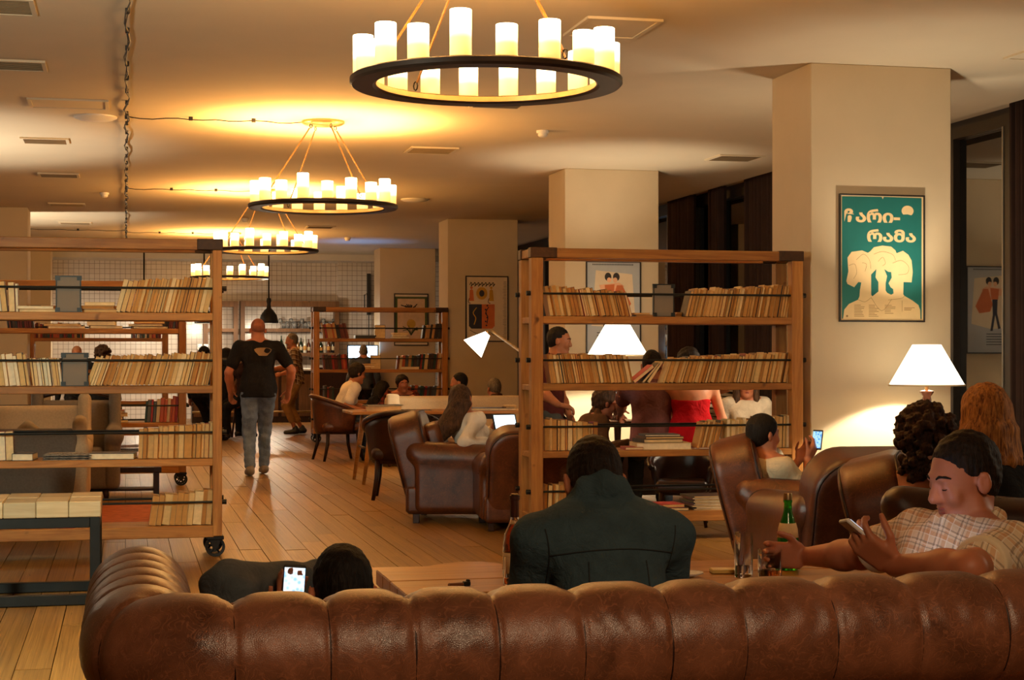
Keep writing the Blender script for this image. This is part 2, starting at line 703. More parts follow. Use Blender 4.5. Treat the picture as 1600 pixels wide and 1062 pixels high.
# ------------------------------------------------------------------ books
PAGES = [simple('book_pages_%d' % i, c, .85, var=.10, scale=30) for i, c in enumerate(
    [lin(212, 164, 98), lin(196, 140, 70), lin(230, 198, 142), lin(180, 122, 56), lin(218, 178, 114), lin(240, 220, 180)])]
COVERS = [simple('book_cover_%d' % i, c, .6, var=.05) for i, c in enumerate(
    [lin(96, 58, 30), lin(140, 40, 28), lin(60, 52, 46), lin(186, 134, 70), lin(214, 178, 116), lin(130, 86, 46), lin(70, 74, 70), lin(164, 62, 40)])]
SPINES = [simple('book_spine_%d' % i, c, .55, var=.08) for i, c in enumerate(
    [lin(150, 34, 26), lin(96, 30, 22), lin(60, 40, 30), lin(180, 80, 40), lin(70, 74, 76), lin(40, 34, 30), lin(190, 140, 80), lin(28, 60, 52), lin(206, 178, 130), lin(122, 60, 40)])]
ORD = ['first', 'second', 'third', 'fourth', 'fifth', 'sixth', 'seventh', 'eighth', 'ninth', 'tenth', 'eleventh', 'twelfth',
       'thirteenth', 'fourteenth', 'fifteenth', 'sixteenth', 'seventeenth', 'eighteenth', 'nineteenth', 'twentieth']
TENS = ['', '', 'twenty', 'thirty', 'forty', 'fifty']


def ordinal(i):                                       # 0-based
    if i < 20:
        return ORD[i]
    a, b = divmod(i + 1, 10)
    if b == 0:
        return {2: 'twentieth', 3: 'thirtieth', 4: 'fortieth', 5: 'fiftieth'}[a]
    return TENS[a] + '-' + ORD[b - 1]


NBOOK = 0
PNAME = ['cream', 'tan', 'ivory', 'brown-edged', 'buff', 'white-edged']
SNAME = ['red', 'maroon', 'brown', 'orange', 'slate', 'black', 'ochre', 'green', 'cream', 'rust']


def book_mesh(w, h, d, cover, pages, spine_out, parent=None):
    """w thickness (x), h height (z), d depth (y back). pages face -y unless spine_out"""
    c = MB()
    ct = .0014
    c.box(0, ct, 0, d, 0, h)
    c.box(w - ct, w, 0, d, 0, h)
    if spine_out:
        c.box(ct, w - ct, 0, ct, 0, h)
    else:
        c.box(ct, w - ct, d - ct, d, 0, h)
    o = c.build('book', cover)
    p = MB()
    y0, y1 = (ct, d - .004) if spine_out else (.003, d - ct)
    p.box(ct, w - ct, y0, y1, .002, h - .003)
    p.build('pages', pages, o)
    return o


FAR = MB()
FARM = []


def far_mat(m):
    if m not in FARM:
        FARM.append(m)
    return FARM.index(m)


def row(case, shelf, x0, x1, n, lean, where, spine_out=False, h=(.185, .215), y=.06, slope=0.0, seed=1, pick=None, spick=None, flare=0.0, first=True):
    """n books from world x0 to x1 on a shelf; lean in degrees, + leans the tops toward +x"""
    global NBOOK
    rg = random.Random(seed)
    z = SH[shelf][0]
    ws = [rg.uniform(.6, 1.5) for _ in range(n)]
    tot = sum(ws)
    x = x0
    cy = case.location.y
    for i in range(n):
        st = (x1 - x0) * ws[i] / tot
        a = math.radians(lean + flare * i / max(1, n - 1) + rg.uniform(-.4, .4))
        w_ = max(.007, st * math.cos(a) - .0012)
        hh = rg.uniform(*h) + slope * i / max(1, n - 1)
        d = rg.uniform(.12, .14)
        pi = rg.choice(pick or [0, 0, 1, 1, 2, 3, 4])
        si = rg.choice(spick or list(range(len(SPINES))))
        cov = SPINES[si] if spine_out else COVERS[rg.choice([0, 1, 2, 3, 3, 3, 4, 4, 4, 5])]
        if spine_out:
            X4 = Matrix.Translation((x, cy + y + rg.uniform(-.008, .02), z + .001 + (w_ * math.sin(a) if a > 0 else 0))) @ Matrix.Rotation(a, 4, 'Y')
            FAR.box(0, w_, 0, d, 0, hh, .003, far_mat(cov), X4)
            FAR.box(.003, w_ - .003, .004, d - .004, hh, hh + .0005, 0, far_mat(PAGES[pi]), X4)
            x += st
            continue
        o = book_mesh(w_, hh, d, cov, PAGES[pi], spine_out)
        o.rotation_euler = (0, a, 0)
        # keep the lowest corner on the shelf
        zl = max(0, w_ * math.sin(a)) if a > 0 else 0
        xo = 0 if a >= 0 else 0
        o.location = (x + xo, cy + y + rg.uniform(-.008, .02), z + .001 + (w_ * math.sin(a) if a > 0 else 0))
        nm = SNAME[si] + ' book' if spine_out else PNAME[pi] + ' paperback'
        tag(o, '%s, %s %s' % (nm, ordinal(i), where), 'book', 'books on the bookcase shelves')
        x += st
        NBOOK += 1


def flat_stack(name, cat, items, x, y, z, label, group='flat stacks on the shelves', jit=.02, seed=2):
    """items: list of (w, d, t, cover, pages, label)"""
    rg = random.Random(seed)
    far = y > 15 and y < 30 and name == 'book' and z < 1.7 and abs(z - .746) > .01
    for i, (w_, d, t_, cov, pag, lb) in enumerate(items):
        if far:
            X4 = Matrix.Translation((x + rg.uniform(-jit, jit), y, z + .0005)) @ Matrix.Rotation(rg.uniform(-.1, .1), 4, 'Z')
            FAR.box(-w_ / 2, w_ / 2, -d / 2, d / 2, 0, .003, 0, far_mat(cov), X4)
            FAR.box(-w_ / 2, w_ / 2, -d / 2, d / 2, t_ - .003, t_, 0, far_mat(cov), X4)
            FAR.box(-w_ / 2 + .004, w_ / 2 - .004, -d / 2 + .004, d / 2, .003, t_ - .003, 0, far_mat(pag), X4)
            z += t_ + .0006
            continue
        o = MB()
        ct = .003 if t_ > .012 else t_ * .2
        o.box(-w_ / 2, w_ / 2, -d / 2, d / 2, 0, ct)
        o.box(-w_ / 2, w_ / 2, -d / 2, d / 2, t_ - ct, t_)
        o.box(-w_ / 2, -w_ / 2 + .003, -d / 2, d / 2, ct, t_ - ct)
        b = o.build(name, cov)
        MB().box(-w_ / 2 + .003, w_ / 2 - .004, -d / 2 + .004, d / 2 - .004, ct, t_ - ct).build('pages', pag, b)
        b.location = (x + rg.uniform(-jit, jit), y + rg.uniform(-jit, jit) * .4, z + .0005)
        b.rotation_euler = (0, 0, rg.uniform(-.12, .12))
        tag(b, lb, cat, group)
        z += t_ + .0006


def xr(u):
    return x_at(u, RY + .06)


def xl(u):
    return x_at(u, LY + .06)


wr = 'from its outer post on the %s shelf beside the poster column'
# bookcase beside the poster column
row(case_r, 0, xr(860), xr(988), 26, -11, 'from the aisle-side post, topmost shelf of poster column bookcase', slope=-.035, h=(.205, .225), seed=11, flare=-4)
row(case_r, 0, xr(1071), xr(1230), 34, 14, 'past the grey card, topmost shelf of poster column bookcase', slope=.03, h=(.185, .215), seed=12, flare=-4)
row(case_r, 1, xr(862), xr(991), 29, -10, 'from the aisle-side post, middle shelf of poster column bookcase', h=(.195, .215), seed=13, flare=-2)
row(case_r, 1, xr(1036), xr(1229), 37, 19, 'past the pink book, middle shelf of poster column bookcase', slope=.035, h=(.175, .195), seed=14, flare=-8)
row(case_r, 2, xr(852), xr(935), 13, 0, 'from the aisle-side post, third shelf of poster column bookcase', slope=-.03, h=(.215, .235), seed=15)
row(case_r, 2, xr(1088), xr(1122), 8, 14, 'past the flat volumes, third shelf of poster column bookcase', h=(.19, .21), seed=16)
row(case_r, 2, xr(1136), xr(1236), 18, 2, 'behind the ponytail, third shelf of poster column bookcase', slope=.03, h=(.195, .215), seed=17, pick=[2, 5, 4, 0])
row(case_r, 3, xr(851), xr(884), 6, 2, 'on the lowest shelf of poster column bookcase', h=(.19, .21), seed=18)
# bookcase behind the stool
row(case_l, 0, xl(-12), xl(12), 3, -6, 'at the frame edge, topmost shelf of stool-side bookcase', h=(.19, .21), seed=21, pick=[2, 5, 4])
row(case_l, 0, xl(14), xl(29), 2, -2, 'before the flat volumes, topmost shelf of stool-side bookcase', h=(.18, .19), seed=22, pick=[2, 5])
row(case_l, 0, xl(180), xl(325), 25, 15, 'of the dense run on topmost shelf of stool-side bookcase', slope=.02, h=(.205, .225), seed=23, flare=-2)
row(case_l, 1, xl(-12), xl(47), 7, -8, 'at the frame edge, middle shelf of stool-side bookcase', h=(.195, .215), seed=24, pick=[2, 5, 5, 4])
row(case_l, 1, xl(51), xl(98), 10, -7, 'before the grey card, middle shelf of stool-side bookcase', h=(.175, .185), seed=25, pick=[2, 4, 0, 5])
row(case_l, 1, xl(134), xl(325), 33, 20, 'past the grey card, middle shelf of stool-side bookcase', slope=.03, h=(.185, .205), seed=26, flare=-8)
row(case_l, 2, xl(-12), xl(22), 3, -2, 'at the frame edge, third shelf of stool-side bookcase', h=(.18, .19), seed=27, pick=[5, 2])
row(case_l, 2, xl(216), xl(332), 15, 2, 'by the aisle post, third shelf of stool-side bookcase', slope=.04, h=(.185, .20), seed=28)
row(case_l, 3, xl(233), xl(330), 10, 8, 'by the aisle post, lowest shelf of stool-side bookcase', slope=.03, h=(.19, .205), seed=29, flare=-4)


def framed_card(u, yc, z, fx, label, w_=.158, h=.235):
    o = thing('display_card', label, 'card stand', (x_at(u, yc + .05), yc + .05, z), 0, 'grey display cards')
    MB().box(-w_ / 2 + .006, w_ / 2 - .006, 0, .014, .006, h - .006).build('card', M['grey_card'], o)
    f = MB()
    for x in (-w_ / 2, w_ / 2 - .008):
        f.box(x, x + .008, -.004, .02, 0, h, .001)
    f.box(-w_ / 2, w_ / 2, -.004, .02, h - .008, h)
    f.box(-w_ / 2, w_ / 2, -.004, .02, 0, .006)
    fo = f.build('metal_edge', M['steel'], o)
    for sx in (-1, 1):
        for zz in (0, h - .03):
            MB().box(sx * w_ / 2 - (.004 if sx < 0 else .026), sx * w_ / 2 + (.026 if sx < 0 else .004), -.007, -.004, zz, zz + .03).build('corner_plate', M['steel'], fo)


framed_card(1037, RY, SH[0][0], 0, 'grey card in a black metal frame on the topmost shelf beside poster column')
framed_card(107, LY, SH[0][0], 0, 'grey card in a black metal frame on the topmost shelf above the stool')
framed_card(117, LY, SH[1][0], 0, 'grey card in a black metal frame between books on the middle shelf', .165, .215)

C, PG = COVERS, PAGES
# flat lying books
flat_stack('book', 'book', [(.13, .2, .014, C[5], PG[3], 'lowest of two thin books lying by the topmost grey card'),
                            (.12, .19, .013, C[3], PG[0], 'upper of two thin books lying by the topmost grey card')],
           x_at(1003, RY + .1), RY + .14, SH[0][0], '')
flat_stack('book', 'book', [(.07, .18, .012, C[4], PG[2], 'lowest small book lying where the topmost row restarts'),
                            (.065, .18, .012, C[3], PG[0], 'middle small book lying where the topmost row restarts'),
                            (.05, .17, .011, C[4], PG[2], 'uppermost small book lying where the topmost row restarts')],
           x_at(1066, RY + .1), RY + .24, SH[0][0], '', jit=.005)
pink = COVERS[1]
for i, (u, a, tt, lb, cv) in enumerate([(1000, 52, .022, 'pink-covered book slumped across the gap on the middle shelf', simple('pink_cover', lin(214, 70, 70), .5)),
                                        (1014, 42, .016, 'grey book leaning on the pink one on the middle shelf', COVERS[2]),
                                        (1022, 34, .02, 'cream book leaning beneath the dense row on the middle shelf', COVERS[4])]):
    o = book_mesh(tt, .185, .13, cv, PAGES[2], False)
    o.rotation_euler = (0, math.radians(a), 0)
    o.location = (x_at(u, RY + .1) - .06, RY + .07, SH[1][0] + .002 + tt * math.sin(math.radians(a)))
    tag(o, lb, 'book', 'books on the bookcase shelves')
xs = x_at(1031, RY + .15)
flat_stack('book', 'book', [(.40, .27, .048, C[4], PG[5], 'thick pale volume at the bottom of the flat stack above the denim man'),
                            (.30, .24, .026, C[2], PG[2], 'dark-bound volume lying second in the stack above the denim man'),
                            (.29, .23, .018, C[0], PG[4], 'brown-bound volume lying third in the stack above the denim man'),
                            (.26, .22, .014, C[2], PG[5], 'glossy dark book on top of the stack above the denim man')],
           xs, RY + .17, SH[2][0], '', jit=.012)
flat_stack('magazine', 'magazine', [(.2, .27, .012, C[1], PG[5], 'red-edged magazine lying beside the tall flat stack')], x_at(1082, RY + .2), RY + .18, SH[2][0] + .0, '')
flat_stack('book', 'book', [(.13, .2, .02, C[7], PG[2], 'pink-edged small book peeping behind the denim man')], x_at(985, RY + .12), RY + .14, SH[2][0], '')
# lowest shelf: magazines and records
for i in range(9):
    o = MB().box(-.16, .16, -.14, .14, 0, .0105, .001).build('magazine', simple('sleeve_%d' % i, lin(90 + 12 * (i % 4), 76 + 8 * (i % 3), 62 + 6 * (i % 5)), .35))
    MB().box(-.155, .155, -.142, -.13, .002, .0085).build('pages', PAGES[5 if i % 2 else 2], o)
    o.location = (x_at(1108, RY + .15) + .012 * math.sin(i * 2.3), RY + .17, SH[3][0] + .0005 + i * .0112)
    o.rotation_euler = (0, 0, .05 * math.sin(i * 1.7))
    tag(o, '%s magazine up in the grey pile on the lowest shelf behind the club chair' % ordinal(i), 'magazine', 'magazines on the lowest shelf')
flat_stack('book', 'book', [(.19, .26, .022, C[2], PG[2], 'dark book under the pink one on the lowest shelf'),
                            (.17, .24, .024, simple('pink_cover_low', lin(200, 72, 60), .5), PG[4], 'pink-covered book lying on the lowest shelf by the denim shoulder')],
           x_at(1047, RY + .15), RY + .15, SH[3][0], '')
# stool-side bookcase: flat things
flat_stack('book', 'book', [(.24, .2, .02, C[3], PG[2], 'tan volume lying at the bottom beside the upper grey card'),
                            (.23, .2, .02, C[4], PG[5], 'pale volume lying second beside the upper grey card')], x_at(58, LY + .1), LY + .17, SH[0][0], '')
flat_stack('book', 'book', [(.22, .2, .022, C[5], PG[0], 'brown volume lying lowest between grey card and dense run'),
                            (.22, .2, .022, C[3], PG[3], 'tan volume lying second between grey card and dense run'),
                            (.19, .19, .022, C[4], PG[2], 'buff volume lying on top between grey card and dense run')], x_at(154, LY + .1), LY + .17, SH[0][0], '')
flat_stack('book', 'book', [(.13, .22, .045, C[2], PG[5], 'thick dark book lying past the white pair on the third shelf')], x_at(38, LY + .1), LY + .15, SH[2][0], '', jit=.003)
flat_stack('book', 'book', [(.29, .22, .040, C[2], PG[5], 'large black-covered book lying flat on the third shelf')], x_at(176, LY + .1), LY + .16, SH[2][0], '', jit=.003)
plastic = simple('clear_wrap', lin(120, 112, 100), .18, var=.5, scale=60, bump=.6)
for i in range(3):
    def wf(a, b, i=i):
        x, y = (a - .5) * .3, (b - .5) * .22
        e = min(1, 8 * min(a, 1 - a, b, 1 - b))
        return (x, y, .001 + e * (.012 + .003 * math.sin(31 * a + i) * math.sin(17 * b + 2 * i)))
    o = MB().grid(wf, 24, 14)
    o = o.build('wrapped_magazine', plastic, None, True)
    o.location = (x_at(105, LY + .1), LY + .15, SH[2][0] + .0005 + i * .0145)
    o.rotation_euler = (0, 0, .04 * (i - 1))
    sm = o.modifiers.new('thick', 'SOLIDIFY')
    sm.thickness = .004
    tag(o, ['lowest', 'middle', 'uppermost'][i] + ' plastic-wrapped magazine on the third shelf above the stool', 'magazine', 'wrapped magazines')
flat_stack('magazine', 'magazine', [(.30, .24, .012, C[1], PG[5], 'red-covered magazine lying lowest on the bottom shelf behind the stool'),
                                    (.29, .23, .012, C[4], PG[5], 'white magazine lying on the bottom shelf behind the stool')], x_at(78, LY + .1), LY + .17, SH[3][0], '')

# far bookcase with spines showing
xf = lambda u: x_at(u, FY + .06)
row(case_f, 0, xf(506), xf(546), 14, -9, 'along the far bookcase topmost shelf, bar end', True, (.21, .24), seed=31, flare=-5, spick=[0, 1, 2, 3, 9, 5, 6])
row(case_f, 0, xf(659), xf(688), 9, 8, 'along the far bookcase topmost shelf, column end', True, (.19, .21), slope=.04, seed=32, spick=[6, 5, 2, 1, 5, 4])
row(case_f, 1, xf(506), xf(546), 14, -6, 'along the far bookcase middle shelf, bar end', True, (.21, .24), seed=33, spick=[0, 1, 2, 5, 9, 3])
row(case_f, 1, xf(620), xf(688), 19, 6, 'along the far bookcase middle shelf, column end', True, (.19, .21), slope=.05, seed=34)
row(case_f, 2, xf(506), xf(522), 6, 0, 'along the far bookcase third shelf, bar end', True, (.2, .23), seed=35)
row(case_f, 2, xf(632), xf(684), 13, 8, 'along the far bookcase third shelf, column end', True, (.2, .23), seed=36)
flat_stack('book', 'book', [(.26, .2, .03, C[2], PG[5], 'white book lying lowest in the far bookcase stack'),
                            (.22, .2, .03, C[4], PG[5], 'white book lying second in the far bookcase stack'),
                            (.24, .2, .03, C[4], PG[2], 'cream book lying on top of the far bookcase stack')], x_at(625, FY + .1), FY + .15, SH[0][0], '', jit=.005)
flat_stack('book', 'book', [(.28, .2, .04, C[4], PG[5], 'pale book lying flat before the red spines of the far bookcase')], x_at(640, FY + .02), FY + .11, SH[1][0], '', jit=.004)
flat_stack('book', 'book', [(.2, .2, .03, C[1], PG[4], 'red book lying low on the far bookcase middle shelf'),
                            (.18, .2, .03, C[4], PG[5], 'pale book lying above the red one on the far middle shelf'),
                            (.18, .2, .03, C[1], PG[4], 'red book lying uppermost on the far bookcase middle shelf')], x_at(577, FY + .1), FY + .15, SH[1][0], '', jit=.005)
for u, s, h, lb in ((594, 0, .21, 'cream notice sheet propped on the far bookcase topmost shelf'), (587, 1, .22, 'cream notice sheet propped on the far bookcase middle shelf')):
    o = thing('notice_sheet', lb, 'sheet', (x_at(u, FY + .05), FY + .05, SH[s][0]))
    o.rotation_euler = (-.08, 0, 0)
    MB().box(-.082, .082, 0, .008, .001, h).build('backing', M['bar_wood'], o)
    MB().box(-.076, .076, -.002, 0, .007, h - .006).build('sheet', PAGES[2], o)
o = thing('book_tray', 'black shallow tray on the far bookcase topmost shelf', 'tray', (x_at(571, FY + .1), FY + .15, SH[0][0]))
tm = MB()
tm.box(-.16, .16, -.1, .1, 0, .01)
tm.box(-.16, -.15, -.1, .1, .01, .05)
tm.box(.15, .16, -.1, .1, .01, .05)
tm.box(-.15, .15, -.1, -.09, .01, .05)
tm.box(-.15, .15, .09, .1, .01, .05)
tm.build('tray_shell', M['black'], o)
MB().box(-.13, .12, -.08, .08, .011, .022).build('sheet', PAGES[5], o)

# second bookcase in the aisle: piles and spines
xm = lambda u: x_at(u, M2Y + .06)
row(case_m, 0, xm(12), xm(54), 12, -8, 'along the second aisle bookcase topmost shelf', True, (.20, .23), seed=41, spick=[1, 2, 5, 4, 9])
row(case_m, 0, xm(255), xm(278), 7, 7, 'by the end post of second aisle bookcase topmost shelf', True, (.19, .21), seed=42, spick=[1, 5, 4, 2])
row(case_m, 2, xm(226), xm(277), 11, 4, 'by the end post of second aisle bookcase third shelf', True, (.20, .23), slope=.04, seed=43, spick=[8, 8, 4, 0, 0, 3, 7, 5])
flat_stack('book', 'book', [(.36, .22, .024, C[4], PG[5], 'pale book lying lowest, near end of second aisle bookcase'),
                            (.34, .22, .024, C[3], PG[2], 'tan book lying second, near end of second aisle bookcase')], x_at(100, M2Y + .1), M2Y + .15, SH[0][0], '')
flat_stack('book', 'book', [(.32, .22, .03, C[2], PG[5], 'pale book lying lowest, mid shelf of second aisle bookcase'),
                            (.28, .22, .045, C[4], PG[5], 'thick pale book lying second, mid shelf of second aisle bookcase')], x_at(162, M2Y + .1), M2Y + .15, SH[0][0], '')
flat_stack('book', 'book', [(.34, .22, .024, C[2], PG[5], 'dark book lying lowest beside the end spines of second bookcase'),
                            (.34, .22, .024, C[0], PG[5], 'brown book lying second beside the end spines of second bookcase'),
                            (.30, .22, .03, C[1], PG[4], 'red book lying third beside the end spines of second bookcase')], x_at(231, M2Y + .1), M2Y + .15, SH[0][0], '')
flat_stack('book', 'book', [(.28, .22, .03, C[2], PG[5], 'dark volume lying lowest in the stack behind the beige sofa arm'),
                            (.27, .22, .03, C[2], PG[5], 'dark volume lying second in the stack behind the beige sofa arm'),
                            (.29, .22, .035, C[4], PG[5], 'pale volume lying third in the stack behind the beige sofa arm'),
                            (.25, .22, .03, C[1], PG[5], 'red volume lying on top of the stack behind the beige sofa arm')], x_at(174, M2Y + .1), M2Y + .15, SH[2][0], '')
# third bookcase: small, half-hidden runs of books, kept with the other far books in one mass
rg = random.Random(5)
for s_, (a, b) in ((0, (50, 130)), (0, (205, 250)), (2, (5, 60))):
    x, xe = x_at(a, M3Y), x_at(b, M3Y)
    while x < xe:
        w_ = rg.uniform(.02, .04)
        FAR.box(x, x + w_ - .002, M3Y + .06, M3Y + .2, SH[s_][0] + .001, SH[s_][0] + rg.uniform(.18, .23), .003, far_mat(SPINES[rg.randrange(9)]))
        x += w_
o = FAR.build('book_rows', FARM)
o['kind'] = 'stuff'
tag(o, 'small colourful books on the far and aisle bookcases', 'books')
# ================================================================== candle ring chandeliers
t = NT('candle_glass')
tc = t.n('ShaderNodeTexCoord')
sx = t.n('ShaderNodeSeparateXYZ')
t.l(tc.outputs['Generated'], sx.inputs[0])
oi = t.n('ShaderNodeObjectInfo')
ec = t.ramp(sx.outputs['Z'], [(0.0, (1.0, .50, .10, 1)), (.38, (1.0, .58, .16, 1)), (.62, (1.0, .78, .38, 1)), (1.0, (1.0, .86, .55, 1))])
es = t.ramp(sx.outputs['Z'], [(0.0, (.12, .12, .12, 1)), (.38, (.16, .16, .16, 1)), (.6, (.6, .6, .6, 1)), (1.0, (.75, .75, .75, 1))])
t.l(ec, t.b.inputs['Emission Color'])
t.l(t.math('MULTIPLY', es, 6.0), t.b.inputs['Emission Strength'])
t.base((.75, .6, .4, 1))
M['candle'] = t.done(.5)
M['bulb'] = emit('bulb', (1, .8, .45, 1), 12)
RC, RIN, ROUT = .615, .555, .680


def chandelier(y, label, zring=2.67, light_on=True):
    t = thing('candle_chandelier', label, 'chandelier', (1.757, y, CZ), 0.0, 'candle ring chandeliers')
    zr = zring - CZ
    MB().lathe([(0.0, 0), (.195, 0), (.195, -.018), (.17, -.034), (.06, -.04), (0.0, -.04)], 32).build('canopy', M['brass'], t, 40)
    r = MB()
    r.lathe([(RIN, 0), (RIN, -.028), (RIN + .012, -.04), (ROUT - .012, -.04), (ROUT, -.028), (ROUT, -.006), (ROUT - .008, 0)], 96, (0, 0, zr), closed=True)
    ring = r.build('ring', M['bronze'], t, 40)
    i_ = MB()
    i_.lathe([(RIN - .006, -.004), (RIN + .002, -.004), (RIN + .002, -.030), (RIN - .006, -.030)], 96, (0, 0, zr), closed=True)
    i_.build('inner_band', M['brass'], ring, 40)
    for k in range(4):
        a = k * PI / 2 + .45
        c, s = math.cos(a), math.sin(a)
        p0 = Vector((.12 * c, .12 * s, -.04))
        p1 = Vector((RC * c, RC * s, zr + .03))
        rod = MB().tube([p0 + (p1 - p0) * .05, p0 + (p1 - p0) * .96], .0065, 6).build('rod', M['rod'], t, 40)
        hk = MB()
        for q, rr_ in ((p0 + (p1 - p0) * .02, .014), (p0 + (p1 - p0) * .985, .018)):
            hk.tube([q + Vector((rr_ * math.cos(b) * c, rr_ * math.cos(b) * s, rr_ * 1.3 * math.sin(b))) for b in np.linspace(0, 2 * PI, 9)[:-1]], .004, 5, closed=True)
        hk.build('hook', M['iron'], rod, True)
    hs = [.165, .205, .15, .225, .17, .195, .15, .18, .215, .155, .20, .165, .22, .15, .185, .16, .21, .175]
    for k in range(18):
        a = 2 * PI * k / 18 + .12
        x, y_ = RC * math.cos(a), RC * math.sin(a)
        h = hs[k]
        cd = MB()
        cd.lathe([(.046, 0), (.052, .004), (.052, h - .004), (.050, h), (.046, h), (.0445, h - .01), (.0445, h - .05), (0, h - .05)], 16, (x, y_, zr + .002))
        o = cd.build('candle', M['candle'], t, 50)
        if light_on:
            light('candle_light', 'POINT', (x, y_, zr + h + .002), P_CHAND, CANDLE, .022, t)
            light('candle_top_light', 'SPOT', (x, y_, zr + h + .004), P_CHAND * 1.5, (1.0, .55, .20), .03, t, rot=(PI, 0, 0), spot=(2.0, .8))
    return t


for y, lb in ((8.26, 'candle ring chandelier hanging in the near bay, its ceiling canopy out of sight'),
              (15.4, 'candle ring chandelier in the second bay, its round canopy in full view'),
              (21.9, 'candle ring chandelier in the third bay, above the walking man'),
              (29.55, 'smallest candle ring chandelier, deepest in the hall near the bar')):
    chandelier(y, lb, 2.75 - .06 if y < 9 else 2.69)


# ================================================================== table lamps with pleatless cream shades
t = NT('lamp_shade_cloth')
t.b.inputs['Emission Color'].default_value = (1.0, .86, .62, 1)
t.b.inputs['Emission Strength'].default_value = 2.2
t.base((.8, .7, .5, 1))
M['shade'] = t.done(.8)
M['lamp_base'] = simple('dark_glazed_ceramic', lin(58, 34, 26), .12, var=.2)


def table_lamp(label, x, y, zt, r1=.265, r0=.10, zs=1.10, hs=.29, power=1.0):
    t = thing('table_lamp', label, 'lamp', (x, y, zt), 0, 'cream-shaded table lamps')
    b = MB()
    hb = zs - zt
    prof = [(.0, 0), (.085, 0), (.085, .02), (.05, .04), (.055, .06), (.10, .14), (.115, .20), (.105, .25), (.072, .285), (.075, .30),
            (.068, .315), (.05, .33), (.035, .38), (.03, .42), (.052, .45), (.052, .46), (.012, .47)]
    k = (hb - .03) / .47
    b.lathe([(r * .95, z * k) for r, z in prof], 28)
    b.build('base', M['lamp_base'], t, 45)
    MB().lathe([(.012, hb - .03), (.012, hb + .10)], 10).build('neck', M['brass'], t, True)
    zz = hb
    s = MB()
    s.lathe([(r1, zz), (r0, zz + hs), (r0 - .004, zz + hs), (r1 - .004, zz)], 48, closed=True)
    s.build('lamp_shade', M['shade'], t, 40)
    MB().lathe([(r1 + .002, zz - .004), (r1 + .003, zz + .008), (r1 - .006, zz + .008), (r1 - .006, zz - .004)], 48, closed=True).build('shade_rim', M['paper'], t)
    MB().lathe([(0, zz + .06), (.02, zz + .07), (.032, zz + .11), (.022, zz + .145), (0, zz + .155)], 14).build('bulb', M['bulb'], t, True)
    light('bulb_light', 'POINT', (0, 0, zz + hs * .58), P_LAMP * power, LAMPC, .03, t)
    light('bulb_down_light', 'SPOT', (0, 0, zz + hs * .5), P_LAMP * 1.3 * power, LAMPC, .04, t, spot=(2.3, .3))
    return t


lx, ly = x_at(1448, 11.05), 11.05
table_lamp('cream-shaded lamp on a dark turned base beneath the teal poster', lx, ly, .62)
l2x, l2y = x_at(965, 17.6), 17.6
table_lamp('glowing cream-shaded lamp before the couple poster, seen through the books', l2x, l2y, .62, r1=.33, r0=.12, zs=1.32, hs=.36, power=1.1)
for (x, y, lb) in ((lx, ly, 'dark round side table under the lamp by the teal poster'), (l2x, l2y, 'dark round side table under the lamp by the couple poster')):
    t = thing('side_table', lb, 'table', (x, y, 0))
    MB().lathe([(0, .59), (.30, .59), (.305, .60), (.305, .612), (.30, .62), (0, .62)], 32).build('table_top', M['dark_wood'], t, 40)
    MB().lathe([(.0, 0), (.2, 0), (.2, .02), (.035, .06), (.03, .3), (.04, .55), (.12, .59)], 20).build('pedestal', M['dark_wood'], t, 40)

# white-coned reading lamp on a long timber arm
A = at(746, 536, 19.0)
B = at(768, 516, 19.0)
Cc = at(842, 570, 18.4)
base = Vector((Cc.x + .2, Cc.y, 0))
t = thing('floor_lamp', 'angled timber reading lamp with white cone shade before the heraldic poster', 'lamp', base)
dr = (B - at(744, 540, 19.0)).normalized()
ap = at(762, 521, 19.0) - base
Rm = (-dr).to_track_quat('Z', 'Y').to_matrix().to_4x4()
sh = MB()
sh.lathe([(.035, 0), (.14, .24), (.136, .24), (.031, 0)], 28, M=Matrix.Translation(ap) @ Rm, closed=True)
t2 = NT('white_cone_shade')
t2.b.inputs['Emission Color'].default_value = (1.0, .93, .78, 1)
t2.b.inputs['Emission Strength'].default_value = 2.6
t2.base((.8, .75, .65, 1))
M['cone'] = t2.done(.6)
sh.build('lamp_shade', M['cone'], t, 40)
MB().tube([ap + dr * .02, ap - dr * .03], .036, 12).build('cap', M['brass'], t)
MB().tube([B - base, Cc - base, Cc - base + (Cc - B) * .25], .017, 8).build('arm', M['pale_wood'], t, True)
MB().tube([(0, 0, .02), (0, 0, Cc.z - .1), tuple(Cc - base)], .018, 8).build('pole', M['pale_wood'], t, True)
MB().lathe([(0, 0), (.16, 0), (.16, .02), (0, .025)], 24).build('foot_plate', M['iron'], t, 40)
light('reading_bulb_light', 'SPOT', tuple(ap - dr * .10), 30, LAMPC, .03, t, rot=(dr).to_track_quat('Z', 'Y').to_euler(), spot=(2.2, .4))

